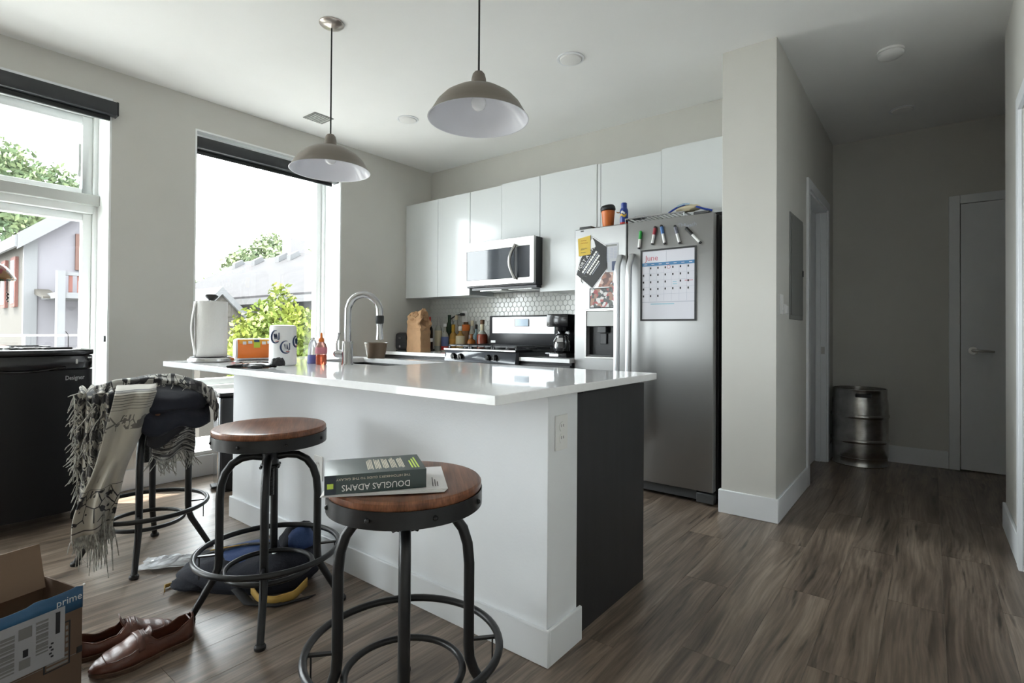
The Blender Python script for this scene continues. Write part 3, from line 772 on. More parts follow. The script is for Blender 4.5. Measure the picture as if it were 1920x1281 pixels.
# hall wall fittings
bp_ = thing('breaker_panel', 'grey electrical panel door on the hall wall', 'electrical panel', (PX1, 3.84, 1.49))
boxpart('panel_frame', 'panel_grey', bp_, PX1, PX1+.006, 3.632, 4.048, 1.158, 1.825, bevel=.002)
boxpart('panel_door', 'panel_grey', bp_, PX1+.006, PX1+.011, 3.66, 4.028, 1.185, 1.80, bevel=.002)
boxpart('panel_latch', 'black_matte', bp_, PX1+.010, PX1+.016, 4.00, 4.02, 1.45, 1.49, bevel=.002)
sw = thing('light_switch', 'white light switch plate on the hall wall', 'switch', (PX1, 3.41, 1.24))
boxpart('cover_plate', 'white_plastic', sw, PX1, PX1+.006, 3.370, 3.442, 1.182, 1.298, bevel=.002)
boxpart('rocker', 'white_plastic', sw, PX1+.006, PX1+.011, 3.390, 3.422, 1.205, 1.275, bevel=.002)
th_ = thing('thermostat', 'small white wall control beside the light switch', 'thermostat', (PX1, 3.51, 1.21))
boxpart('back_plate', 'white_plastic', th_, PX1, PX1+.004, 3.475, 3.545, 1.185, 1.245, bevel=.002)
boxpart('dial_cover', 'white_plastic', th_, PX1+.004, PX1+.016, 3.485, 3.535, 1.190, 1.235, bevel=.003)

# steel keg at the end of the hall
mat('keg_steel', (0.52, 0.51, 0.49), .27, metal=1.0, var=.22, vscale=14, bump=.18, bscale=16)
kc = Vector((-.462, 5.265, 0))
kg = thing('beer_keg', 'dented steel keg standing at the end of the hall', 'keg', kc)
prof = [(.160, .028), (.185, .045), (.196, .075), (.198, .15), (.199, .188), (.205, .194), (.207, .204), (.205, .214), (.199, .220), (.198, .30), (.198, .375), (.199, .388), (.205, .394), (.207, .404), (.205, .414), (.199, .420), (.198, .50), (.194, .535), (.180, .556), (.150, .566), (.05, .570), (.0, .570)]
B().lathe(prof, n=48, c=kc, cap1=False).build('shell', 'keg_steel', kg)
def ring_prof(z0, z1, r, flip=1):
    return [(r-.006, z0), (r, z0), (r+.004, z0+.006*flip if flip > 0 else z0), (r, z0+.012), (r, z1-.012), (r+.004, z1-.006), (r, z1), (r-.006, z1), (r-.006, z0)]
B().lathe(ring_prof(.0, .075, .192), n=48, c=kc, cap0=False, cap1=False).build('foot_ring', 'keg_steel', kg)
B().lathe(ring_prof(.515, .622, .190), n=48, c=kc, cap0=False, cap1=False).build('chime_ring', 'keg_steel', kg)
B().lathe([(.035, .568), (.035, .600), (.026, .604), (.0, .604)], n=20, c=kc, cap1=False).build('valve', 'keg_steel', kg)
hs = kc + Vector((.194*math.cos(-1.35), .194*math.sin(-1.35), 0))
M = Matrix.Translation((hs.x, hs.y, .575)) @ Matrix.Rotation(-1.35+PI/2, 4, 'Z')
boxpart('hand_hole', 'black_matte', kg, -.055, .055, -.004, .004, -.014, .014, bevel=.003, M=M)
# ------------------------------------------------------------------ bar stools
mat('stool_metal', (0.012, 0.012, 0.013), .33, spec=.42, var=.2, vscale=25)
def stool(label, loc, rotz, zs):
    t = thing('bar_stool', label, 'stool', loc, rotz, group='industrial swivel bar stools', local=True)
    path = [(.024, .586), (.060, .592), (.098, .587), (.130, .568), (.153, .536), (.166, .494), (.171, .44), (.171, .32), (.171, .22), (.174, .185), (.185, .152), (.205, .116), (.235, .062), (.262, .013)]
    rad = [.0145]*9+[.0142, .0138, .0134, .0128, .0122]
    for k in range(4):
        a = k*PI/2; ca, sa = math.cos(a), math.sin(a)
        lg = B().tube([(r*ca, r*sa, z) for r, z in path], rad, n=12).build('leg', 'stool_metal', t)
        B().lathe([(.017, 0), (.019, .004), (.019, .012), (.014, .018)], n=14, c=(.264*ca, .264*sa, 0)).build('foot_pad', 'black_matte', lg)
        b = B(); M = Matrix.Rotation(a, 4, 'Z')
        b.box(.180, .250, -.006, .006, .231, .237, M)
        b.cyl((.236*ca, .236*sa, .232), (.236*ca, .236*sa, .150), .0025, n=6)
        b.build('ring_bracket', 'stool_metal', lg)
    def torus(R, z, r): return [(R*math.cos(2*PI*i/56), R*math.sin(2*PI*i/56), z) for i in range(56)], r
    p, r = torus(.252, .236, .0105); B().tube(p, r, n=10, closed=True).build('foot_ring', 'stool_metal', t)
    p, r = torus(.154, .168, .0095); B().tube(p, r, n=10, closed=True).build('inner_ring', 'stool_metal', t)
    B().lathe([(.026, .545), (.036, .547), (.036, .556), (.030, .560), (.030, .604), (.036, .608), (.036, .617), (.026, .619)], n=20).build('hub', 'stool_metal', t)
    for z in (.5515, .6125):
        for k in range(4):
            a = k*PI/2+PI/4; B().cyl((.034*math.cos(a), .034*math.sin(a), z), (.045*math.cos(a), .045*math.sin(a), z), .006, n=6).build('hub_bolt', 'stool_metal', t)
    sp = [(.0, .44)]; z = .44
    while z < zs-.06:
        sp += [(.0135, z), (.0150, z+.003), (.0135, z+.006)]; z += .006
    sp.append((.0135, zs-.05)); B().lathe(sp, n=14, cap0=False).build('screw_post', 'stool_metal', t)
    # seat: dished wooden disc in a riveted iron band
    wd = B().lathe([(.0, zs-.024), (.197, zs-.024), (.2005, zs-.018), (.2005, zs-.006), (.196, zs-.001), (.186, zs), (.12, zs-.004), (.0, zs-.007)], n=56, cap0=False, cap1=False).build('seat', 'stool_wood', t)
    bd = B().lathe([(.194, zs-.066), (.199, zs-.066), (.2025, zs-.064), (.2025, zs-.022), (.197, zs-.0235)], n=56, cap0=False, cap1=False).build('seat_band', 'stool_metal', t)
    for k in range(8):
        a = k*PI/4+.35
        B().ball((.2025*math.cos(a), .2025*math.sin(a), zs-.044), .0065, nu=8, nv=6).build('rivet', 'stool_metal', bd)
    x_ = B().box(-.19, .19, -.018, .018, zs-.060, zs-.052).box(-.018, .018, -.19, .19, zs-.059, zs-.051)
    x_.lathe([(.06, zs-.058), (.06, zs-.025)], n=20)
    x_.build('seat_bracket', 'stool_metal', t)
    return t
S1, S2, S3 = (-1.098, .944, 0), (-1.985, 1.035, 0), (-2.92, .92, 0)
stool('bar stool with a round wooden seat carrying the thick paperback', S1, math.radians(49), .677)
stool('bar stool with a bare round wooden seat, middle of the three', S2, math.radians(57), .706)
stool('bar stool buried under the blanket and dark jacket', S3, math.radians(64), .690)

# ------------------------------------------------------------------ paper and paperback on the near stool
u = Vector((.547, .837, 0)).normalized(); w = Vector((-.837, .547, 0)).normalized()
def slab_on(name, m, parent, c0, lu, lw, z0, z1, uu=u, ww=w, bevel=0):
    c0 = Vector((c0[0], c0[1], 0))
    P_ = [c0, c0+uu*lu, c0+uu*lu+ww*lw, c0+ww*lw]
    return B().prism([(p.x, p.y, z0) for p in P_], (0, 0, z1-z0)).build(name, m, parent, bevel=bevel)
u2 = Vector((.66, .75, 0)).normalized(); w2_ = Vector((-.75, .66, 0)).normalized()
pp = thing('paper_stack', 'loose white letter pages under the paperback on the stool', 'paper', (-1.05, .9, .679))
for i in range(4):
    uu = Vector((math.cos(.84+i*.012), math.sin(.84+i*.012), 0)); ww = Vector((-uu.y, uu.x, 0))
    slab_on('page', 'white_paper', pp, (-1.122+.002*i, .705+.002*i), .290, .216, .6785+i*.0016, .6797+i*.0016, uu, ww)
pr = B()
for i in range(3):
    o_ = Vector((-1.122, .705, 0))+u2*(.262+.006*i)+w2_*.03
    pr.prism([(q.x, q.y, .68475) for q in (o_, o_+u2*.002, o_+u2*.002+w2_*(.08-.02*i), o_+w2_*(.08-.02*i))], (0, 0, .0003))
pr.build('print_line', 'ink_black', pp)

bk = thing('paperback_book', 'thick dark green paperback lying on the near bar stool', 'book', (-1.05, .85, .686))
mat('book_cover', (0.022, 0.045, 0.042), .28, coat=.4, var=.25, vscale=6)
mat('book_spine_navy', (0.012, 0.022, 0.035), .3)
mat('page_edge', (0.62, 0.57, 0.47), .8, var=.12, vscale=120, stretch=(.2, .2, 4))
mat('print_white', (0.80, 0.80, 0.78), .5)
mat('print_lime', (0.55, 0.72, 0.10), .5)
mat('print_green', (0.16, 0.42, 0.10), .5)
c0 = Vector((-1.106, .706, 0)); LU, LW, Z0, Z1 = .237, .158, .6862, .7310
slab_on('page_block', 'page_edge', bk, c0+u*.003+w*.004, LU-.006, LW-.008, Z0+.001, Z1-.001)
cv = B(); C4 = lambda a, b_, z: (c0+u*a+w*b_).to_tuple()[:2]+(z,)
slab_on('back_cover', 'book_cover', bk, c0, LU, LW, Z0, Z0+.0012)
tc_ = slab_on('front_cover', 'book_cover', bk, c0, LU, LW, Z1-.0012, Z1+.0002)
sp_ = slab_on('spine', 'book_cover', bk, c0-w*.0012, LU, .0016, Z0, Z1+.0002)
slab_on('publisher_block', 'book_spine_navy', sp_, c0-w*.0016, .026, .0006, Z0+.0004, Z1)
slab_on('publisher_mark', 'print_lime', sp_, c0+u*.006-w*.0020, .014, .0006, Z0+.014, Z0+.026)
# spine lettering is upside down as the book lies
ctr = c0+u*.118-w*.0018
lettering('DOUGLAS ADAMS', .021, 'print_white', sp_, (ctr.x, ctr.y, Z0+.0145), -u, (0, 0, -1), width=.158)
ctr = c0+u*.112-w*.0018
lettering("THE HITCHHIKER'S GUIDE TO THE GALAXY", .0075, 'page_edge', sp_, (ctr.x, ctr.y, Z0+.0345), -u, (0, 0, -1), width=.172)
# blurb lines on the top cover: white text blocks and three lime headline lines
for k in range(5):
    tb = B()
    for j in range(4):
        a = .100+k*.019+j*.0038; b0 = .03+.004*((k+j) % 3); ln = .085+.015*((k*3+j) % 4)/3
        P_ = [c0+u*a+w*b0, c0+u*(a+.0022)+w*b0, c0+u*(a+.0022)+w*(b0+ln), c0+u*a+w*(b0+ln)]
        tb.prism([(q.x, q.y, Z1+.0002) for q in P_], (0, 0, .0003))
    tb.build('blurb_text', 'page_edge', tc_)
for k in range(3):
    a = .205+k*.0075; P_ = [c0+u*a+w*.02, c0+u*(a+.0038)+w*.02, c0+u*(a+.0038)+w*(.125-.015*(2-k)), c0+u*a+w*(.125-.015*(2-k))]
    B().prism([(q.x, q.y, Z1+.0002) for q in P_], (0, 0, .0003)).build('headline', 'print_lime', tc_)

# ------------------------------------------------------------------ blanket and jacket on the far stool
c3 = Vector(S3); E1 = Vector((.30, .954, 0)).normalized(); E2 = Vector((.954, -.30, 0)).normalized()
def L3(lat, dep, z): return c3 + E1*lat + E2*dep + Vector((0, 0, z))
def nz_(v, s, amp): return noise.noise(Vector(v)*s)*amp

# woven blanket cloth: beige with charcoal bands, stripes and figures (by UV)
def blanket_mat(name, bands, fig=True, base=(0.40, 0.375, 0.325), dark=(0.022, 0.022, 0.026), figscale=9):
    m = bpy.data.materials.new(name); m.use_nodes = True; nt = m.node_tree; p = nt.nodes['Principled BSDF']; L = nt.links.new
    uv = _n(nt, 'ShaderNodeUVMap'); sx = _n(nt, 'ShaderNodeSeparateXYZ'); L(uv.outputs[0], sx.inputs[0])
    rp = _n(nt, 'ShaderNodeValToRGB'); rp.color_ramp.interpolation = 'CONSTANT'
    st_ = []
    for v0, v1, dk in bands: st_.append((v0, tuple(b*(1-dk)+q*dk for b, q in zip(base, dark)))); st_.append((v1, base))
    ramp_set(rp, [(0.0, base)]+[s for s in st_ if s[0] > 0]); L(sx.outputs[1], rp.inputs[0])
    col = rp.outputs[0]
    if fig:
        mp = _n(nt, 'ShaderNodeMapping'); mp.inputs['Scale'].default_value = (3, figscale, 1); L(uv.outputs[0], mp.inputs[0])
        vo = _n(nt, 'ShaderNodeTexVoronoi', feature='DISTANCE_TO_EDGE'); vo.inputs['Scale'].default_value = 1.15; vo.inputs['Randomness'].default_value = 1.0
        L(mp.outputs[0], vo.inputs['Vector'])
        lt = _n(nt, 'ShaderNodeMath', operation='LESS_THAN'); lt.inputs[1].default_value = .035; L(vo.outputs['Distance'], lt.inputs[0])
        nzn = _n(nt, 'ShaderNodeTexNoise'); nzn.inputs['Scale'].default_value = 1.3; L(mp.outputs[0], nzn.inputs['Vector'])
        gt = _n(nt, 'ShaderNodeMath', operation='GREATER_THAN'); gt.inputs[1].default_value = .57; L(nzn.outputs['Fac'], gt.inputs[0])
        mxm = _n(nt, 'ShaderNodeMath', operation='MAXIMUM'); L(lt.outputs[0], mxm.inputs[0]); L(gt.outputs[0], mxm.inputs[1])
        # figures only in given zones of the cloth
        zr = _n(nt, 'ShaderNodeValToRGB'); zr.color_ramp.interpolation = 'CONSTANT'
        ramp_set(zr, fig if isinstance(fig, list) else [(0.0, (1, 1, 1))]); L(sx.outputs[1], zr.inputs[0])
        ml = _n(nt, 'ShaderNodeMath', operation='MULTIPLY'); L(mxm.outputs[0], ml.inputs[0]); L(zr.outputs[0], ml.inputs[1])
        mx = _n(nt, 'ShaderNodeMix', data_type='RGBA'); L(ml.outputs[0], mx.inputs[0]); L(col, mx.inputs[6]); mx.inputs[7].default_value = (*dark, 1)
        col = mx.outputs[2]
    L(col, p.inputs['Base Color']); p.inputs['Roughness'].default_value = .95; p.inputs['Sheen Weight'].default_value = .15
    wv = _n(nt, 'ShaderNodeTexNoise'); wv.inputs['Scale'].default_value = 500; tc = _n(nt, 'ShaderNodeTexCoord'); L(tc.outputs['Object'], wv.inputs['Vector'])
    bp = _n(nt, 'ShaderNodeBump'); bp.inputs['Strength'].default_value = .3; bp.inputs['Distance'].default_value = .003; L(wv.outputs['Fac'], bp.inputs['Height']); L(bp.outputs[0], p.inputs['Normal'])
    MATS[name] = m; return m
bands = [(.02, .03, .5), (.135, .15, .9), (.155, .172, .7), (.185, .19, .8), (.20, .206, .8), (.217, .222, .8), (.235, .24, .8), (.253, .257, .7), (.27, .274, .7), (.735, .742, .9), (.965, .975, .9)]
blanket_mat('blanket_front', bands, fig=[(0, (0, 0, 0)), (.31, (.75, .75, .75)), (.40, (0, 0, 0)), (.745, (1, 1, 1)), (.93, (0, 0, 0))])
blanket_mat('blanket_side', [(.1, .14, .8), (.2, .26, .9), (.34, .38, .8), (.46, .55, .9), (.62, .66, .8), (.74, .82, .9), (.9, .94, .8)], fig=True, figscale=14)
blanket_mat('blanket_roll', [(.08, .10, .9), (.14, .16, .9), (.24, .30, .9), (.36, .38, .9), (.43, .45, .9), (.55, .63, .9), (.70, .72, .9), (.78, .86, .9), (.93, .95, .9)], fig=True, base=(.46, .45, .42), figscale=20)
mat('fringe_yarn', (0.33, 0.325, 0.30), .95, var=.5, vscale=60)
mat('jacket_navy', (0.010, 0.012, 0.022), .85, sheen=.1, bump=.3, bscale=25)
mat('jacket_lining', (0.020, 0.020, 0.024), .8, bump=.2, bscale=40)

jk = thing('dark_jacket', 'dark navy jacket heaped on the stool under the blanket', 'jacket', L3(0, 0, .692))
def lump(v):
    k = 1 + noise.noise(v*1.9+Vector((3, 1, 7)))*.16 + noise.noise(v*4.3)*.06
    z = v.z
    if z < -.35: z = -.35-(z+.35)*.15
    return Vector((v.x*k, v.y*k, z*k))
M = Matrix((E1.to_tuple()+(0,), E2.to_tuple()+(0,), (0, 0, 1, 0), (0, 0, 0, 1))).transposed()
B().ball(L3(.03, -.005, .7205), .225, .215, .082, nu=40, nv=20, fn=lump, M=M).build('jacket_body', 'jacket_navy', jk)
# folded lapel and hem hanging over the front-right rim of the seat
def jfold(a, b_):
    lat = -.02+.27*a; z = .782-(.165-.10*a*a+.018*math.sin(a*9))*b_-.055*a*b_-.03*a*a; dep = .10+.125*min(1, b_*1.7)-.12*a*a
    p = L3(lat, dep, z); n_ = noise.noise(Vector((a*4, b_*3, 2)))
    return p+E2*n_*.018+Vector((0, 0, n_*.012))
B().grid(jfold, 22, 16).build('lapel', 'jacket_navy', jk, solid=.008, weld=False)
def jhem(a, b_):
    lat = .0+.23*a; z = .665-(.115-.075*a*a+.02*math.sin(a*8))*b_; dep = .205-.03*b_-.13*a*a
    n_ = noise.noise(Vector((a*5, b_*3, 9)))
    return L3(lat, dep, z)+E2*n_*.015
B().grid(jhem, 20, 12).build('hem', 'jacket_lining', jk, solid=.006, weld=False)
B().ball(L3(-.235, .05, .66), .03, .03, .045, nu=12, nv=8, fn=lump, M=M).build('cuff', 'jacket_navy', jk)

bl = thing('throw_blanket', 'fringed beige and charcoal patterned throw draped over the far stool', 'blanket', L3(0, 0, .70))
# front panel: starts on top of the pile, folds over the rim and hangs nearly to the footring
def front(a, b_):
    s = b_*.80
    if b_ < .18:
        q = b_/.18; dep = .06+.17*q; z = .812-.02*q*q; lt = .02
    else:
        q = (b_-.18)/.82; dep = .235+.012*math.sin(q*3)+.02*q; z = .792-.565*q; lt = .02-.125*q
    wd = .142-.012*math.sin(q*PI) if b_ >= .18 else .14
    wv_ = max(0, b_-.2)
    lat = -.135+lt+wd*a*(1+.06*math.cos(b_*4))+.022*math.sin(b_*5.5)*wv_+.010*math.sin(b_*13+a*3)*wv_
    fold = .013*math.sin(a*9+b_*4)+.022*math.sin(a*12-b_*5)*wv_+.010*noise.noise(Vector((a*5, b_*9, 4)))
    edge = -.03*(a > .85)*(a-.85)/.15
    return L3(lat, dep+fold+edge, z - .015*math.cos(a*PI)*b_)
fp = B().grid(front, 30, 60).build('front_panel', 'blanket_front', bl, solid=.006, weld=False, keep_uv=True)
# left side hanging, bunched
def side(a, b_):
    if b_ < .2:
        q = b_/.2; dep = -.06+.17*q; z = .80-.02*q
    else:
        q = (b_-.2)/.8; dep = .12+.07*q; z = .78-.44*q
    lat = -.255+.115*a+.02*q
    fold = .022*math.sin(a*13+b_*5)+.014*math.sin(a*29+b_*11)
    return L3(lat, dep+fold+.05*a, z+.010*math.sin(a*20+b_*9))
sdp = B().grid(side, 36, 46).build('side_panel', 'blanket_side', bl, solid=.006, weld=False, keep_uv=True)
# bunched roll over the top and round the right rim
ctrl = [(-.24, -.02, .752, .036), (-.17, .00, .788, .040), (-.06, -.01, .806, .042), (.05, -.03, .815, .042), (.14, -.02, .800, .044), (.215, .02, .772, .052), (.268, .06, .728, .054), (.285, .09, .680, .046), (.270, .10, .645, .026)]
def roll(a, b_):
    q = b_*(len(ctrl)-1); i = min(int(q), len(ctrl)-2); fq = q-i
    A, Bq = ctrl[i], ctrl[i+1]; lat, dep, z, r = [A[k]*(1-fq)+Bq[k]*fq for k in range(4)]
    an = a*2*PI; rr = r*(1+.30*math.sin(5*an+b_*14)*.5+noise.noise(Vector((a*6, b_*14, 3)))*.35)
    return L3(lat, dep+rr*1.35*math.cos(an), z+rr*math.sin(an)*.85)
B().grid(roll, 36, 70, closeu=True).build('top_roll', 'blanket_roll', bl, weld=False, keep_uv=True)
def rear(a, b_):
    lat = .02+.17*a; z = .60-.13*b_-.02*math.sin(a*6); dep = .12-.06*b_
    return L3(lat, dep+.02*math.sin(a*11+b_*4), z)
B().grid(rear, 24, 16).build('rear_corner', 'blanket_roll', bl, solid=.006, weld=False, keep_uv=True)
# fringe strands
rnd = random.Random(11)
def strand(b, p, ln, spread=.02):
    pts = [p]; q = Vector(p); dx = Vector((rnd.uniform(-1, 1)*spread, rnd.uniform(-1, 1)*spread, 0))
    for k in range(4):
        q = q+Vector((dx.x*.35+rnd.uniform(-.005, .005), dx.y*.35+rnd.uniform(-.005, .005), -ln/4)); pts.append(q.copy())
    b.tube(pts, [.0022, .0026, .0020, .0022, .0012], n=4)
fb = B()
for i in range(64): strand(fb, front(i/63, 1.0), rnd.uniform(.045, .075), .012)
fo = fb.build('front_fringe', 'fringe_yarn', bl); fo['kind'] = 'stuff'
fb = B()
for i in range(110):
    t_ = i/109; strand(fb, side(.0+.03*rnd.random(), .12+.88*t_)+E1*-.006, rnd.uniform(.03, .06), .022)
for i in range(90): strand(fb, side(i/89, 1.0), rnd.uniform(.12, .30), .020)
for i in range(110):
    t_ = i/109; strand(fb, side(.05+.8*rnd.random(), .1+.85*t_)+E2*.016, rnd.uniform(.04, .07), .022)
for i in range(46):
    lt_ = -.25+.48*i/45; strand(fb, L3(lt_, .02+.03*rnd.random(), .80+.02*rnd.random()-.25*max(0, abs(lt_)-.14)), rnd.uniform(.015, .03), .035)
fo = fb.build('side_fringe', 'fringe_yarn', bl); fo['kind'] = 'stuff'
fb = B()
for i in range(40): strand(fb, rear(i/39, 1.0), rnd.uniform(.05, .08), .03)
fo = fb.build('rear_fringe', 'fringe_yarn', bl); fo['kind'] = 'stuff'
mat('cooler_black', (0.011, 0.011, 0.012), .38, spec=.22, bump=.03, bscale=400)
# ------------------------------------------------------------------ black compact refrigerator under the left window
mf = thing('compact_refrigerator', 'black compact refrigerator under the left window', 'refrigerator', (-3.92, .66, 0))
FY0, FY1 = .38, .905
boxpart('cabinet_body', 'cooler_black', mf, -4.13, -3.762, FY0+.004, FY1-.004, .055, .925, bevel=.006)
# bowed door
def bow(y): 
    s = (y-FY0)/(FY1-FY0); return -3.735+.045*math.sin(PI*s)**.6
ys = [FY0+(FY1-FY0)*k/20 for k in range(21)]
def door_prism(z0, z1, grow=0.0):
    return B().prism([(-3.757, FY0, z0), (-3.757, FY1, z0)] + [(bow(y)+grow, y, z0) for y in reversed(ys)], (0, 0, z1-z0))
door_prism(.07, .845).build('door', 'cooler_black', mf, bevel=.003)
door_prism(.849, .922, .002).build('door_top_rail', 'black_gloss', mf, bevel=.006, seg=2)
B().tube([(bow(y)+.010, y, .862-.022*math.sin(PI*(y-FY0-.05)/(FY1-FY0-.18))) for y in [FY0+.05+(FY1-FY0-.18)*k/14 for k in range(15)]], .006, n=8).build('grip_edge', 'black_gloss', mf)
B().prism([(-4.14, FY0-.004, .925), (-4.14, FY1+.004, .925), (-3.728, FY1+.004, .925)]+[(bow(y)+.008, y, .925) for y in reversed(ys[1:-1])]+[(-3.728, FY0-.004, .925)], (0, 0, .030)).build('top_lid', 'black_gloss', mf, bevel=.007, seg=2)
mat('lid_grey', (0.55, 0.55, 0.56), .25)
for yy in (FY0+.06, FY1-.06):
    for xx in (-4.08, -3.80): B().lathe([(.014, 0), (.016, .006), (.012, .055)], n=12, c=(xx, yy, 0)).build('foot', 'black_matte', mf)
yl = FY1-.085
lettering('Designer', .034, 'steel_bright', mf, (bow(yl)+.003, yl, .800), (-.13, 1, 0.02), (0, 0, 1), name='logo', width=.085, extrude=.0012)
boxpart('lock_cylinder', 'steel_bright', mf, bow(.83)+.001, bow(.83)+.006, .822, .832, .876, .902, bevel=.002)
boxpart('hinge_badge', 'steel_bright', mf, bow(.885)-.004, bow(.885)+.004, .872, .896, .905, .913)

# things lying on top of it
tz = .9555
tb = thing('serving_tray', 'flat black tray on top of the compact refrigerator', 'tray', (-3.96, .66, tz))
boxpart('tray_base', 'black_matte', tb, -4.10, -3.86, .575, .745, tz, tz+.006)
for q in ((-4.10, -4.09, .575, .745), (-3.87, -3.86, .575, .745), (-4.09, -3.87, .575, .585), (-4.09, -3.87, .735, .745)): boxpart('tray_rim', 'black_matte', tb, *q, tz+.006, tz+.016)
pc = thing('crumpled_receipts', 'white crumpled receipts in front of the black tray', 'paper', (-3.80, .60, tz))
for i in range(4):
    def cr(a, b_, i=i): 
        return Vector((-3.83+.05*a+.01*i, .50+.05*i+.07*b_, tz+.004+.010*noise.noise(Vector((a*4, b_*4, i*7)))+.006))
    B().grid(cr, 8, 8).build('receipt', 'white_paper', pc, solid=.001, weld=False)
rc_ = tag(boxpart('remote_control', 'black_matte', None, -3.79, -3.755, .70, .82, tz, tz+.012, bevel=.004), 'slim black remote lying beside the receipts on the refrigerator', 'remote')
hk = thing('wire_stand', 'thin black wire stand with a curled tip on the compact refrigerator', 'stand', (-4.0, .852, tz))
B().lathe([(.007, 0), (.007, .006), (.003, .010)], n=12, c=(-4.0, .852, tz)).build('base', 'black_matte', hk)
B().tube([(-4.0, .852, tz+.008), (-4.0, .852, tz+.07), (-4.0, .848, tz+.085), (-4.0, .838, tz+.098)], .0022, n=6).build('wire', 'black_matte', hk)

# stained glass table lamp, mostly out of the picture on the left
tl_ = thing('stained_glass_lamp', 'table lamp with a stained glass dome at the left picture edge', 'lamp', (-4.0, .50, tz))
B().lathe([(.07, 0), (.07, .012), (.04, .022), (.018, .04), (.012, .12), (.016, .2), (.010, .30), (.010, .42)], n=20, c=(-4.0, .50, tz)).build('stem', 'brushed_nickel', tl_)
mdl = bpy.data.materials.new('stained_glass'); mdl.use_nodes = True; nt = mdl.node_tree; p_ = nt.nodes['Principled BSDF']
tcn = _n(nt, 'ShaderNodeTexCoord'); vo = _n(nt, 'ShaderNodeTexVoronoi'); vo.inputs['Scale'].default_value = 26; nt.links.new(tcn.outputs['Object'], vo.inputs['Vector'])
rpn = _n(nt, 'ShaderNodeValToRGB'); ramp_set(rpn, [(0, (.02, .05, .02)), (.35, (.05, .07, .02)), (.55, (.20, .09, .02)), (.75, (.16, .02, .015)), (1, (.03, .06, .03))]); rpn.color_ramp.interpolation = 'CONSTANT'
nt.links.new(vo.outputs['Color'], rpn.inputs[0]); nt.links.new(rpn.outputs[0], p_.inputs['Base Color']); p_.inputs['Roughness'].default_value = .25; MATS['stained_glass'] = mdl
B().lathe([(.117, .378), (.119, .385), (.112, .400), (.098, .424), (.078, .450), (.050, .466), (.020, .474), (.0, .475)], n=36, c=(-4.0, .50, tz), cap0=False, cap1=False).build('glass_shade', 'stained_glass', tl_, solid=.004)
ch = B().tube([(-4.0, .583, tz+.385), (-4.0, .583, tz+.318)], .0028, n=6)
for k in range(6): ch.ball((-4.0, .583+(.004 if k % 2 else 0), tz+.312-.010*k), .0062 if k in (1, 3) else .0045, nu=8, nv=6)
ch.build('pull_chain', 'black_matte', tl_)

# ------------------------------------------------------------------ slim waste bin beside the island
wbn = thing('waste_bin', 'slim steel and black waste bin beside the left end of the island', 'waste bin', (-3.742, 1.724, 0), math.radians(-17), local=True)
boxpart('bin_body', 'black_satin', wbn, -.13, .13, -.12, .22, .012, .62, bevel=.012, seg=2)
boxpart('steel_front', 'steel', wbn, -.135, .112, -.138, -.118, .012, .625, bevel=.006)
boxpart('lid', 'black_satin', wbn, -.136, .136, -.13, .228, .628, .655, bevel=.008, seg=2)
boxpart('lid_trim', 'steel_bright', wbn, -.138, .118, -.142, -.10, .630, .657, bevel=.004)
boxpart('pedal', 'black_matte', wbn, -.05, .05, -.165, -.13, .012, .026, bevel=.004)
boxpart('base_plinth', 'black_matte', wbn, -.125, .125, -.115, .215, 0, .013)

# ------------------------------------------------------------------ open cardboard box at the lower left
mat('cardboard', (0.105, 0.066, 0.044), .85, var=.08, vscale=9, bump=.05, bscale=60)
mat('cardboard_inner', (0.150, 0.098, 0.064), .85, var=.06, vscale=9)
mat('tape_blue', (0.022, 0.080, 0.165), .35, var=.2, vscale=10)
mat('label_white', (0.30, 0.30, 0.315), .5)
mat('print_grey', (0.16, 0.155, 0.15), .6)
bu = Vector((-.04, -.18, 0)).normalized()*-1   # along the visible face, towards the far corner
bu = Vector((-.236, .972, 0)); bw = Vector((-.972, -.236, 0))  # along face / into the box
bc = Vector((-1.972, .462, 0))                 # far top corner of the visible face
BH, BL, BD = .300, .42, .21
cb = thing('cardboard_box', 'open cardboard shipping box with blue tape and a white label', 'box', bc-bu*.2+bw*.1)
def bpt(a, dpt, z): return bc - bu*a + bw*dpt + Vector((0, 0, z))
def panel(name, m, a0, a1, d0, d1, z0, z1, parent=cb):
    P_ = [bpt(a0, d0, z0), bpt(a1, d0, z0), bpt(a1, d1, z0), bpt(a0, d1, z0)]
    return B().prism(P_, (0, 0, z1-z0)).build(name, m, parent, bevel=.0006)
fw_ = panel('front_wall', 'cardboard', 0, BL, 0, .004, 0, BH)
panel('back_wall', 'cardboard_inner', 0, BL, BD-.004, BD, 0, BH)
panel('end_wall', 'cardboard', 0, .004, .004, BD-.004, 0, BH)
panel('end_wall', 'cardboard', BL-.004, BL, .004, BD-.004, 0, BH)
panel('bottom', 'cardboard_inner', .004, BL-.004, .004, BD-.004, 0, .004)
# raised flap standing above the back wall
fl_ = [bpt(.018, BD-.05, BH-.02), bpt(BL-.05, BD-.05, BH-.02), bpt(BL-.05, BD+.02, BH+.095), bpt(.004, BD+.02, BH+.095)]
B().prism(fl_, bw*.004).build('flap', 'cardboard_inner', cb)
fl2 = [bpt(.010, 0, BH), bpt(.010, BD-.03, BH), bpt(-.09, BD-.05, BH-.05), bpt(-.09, .02, BH-.05)]
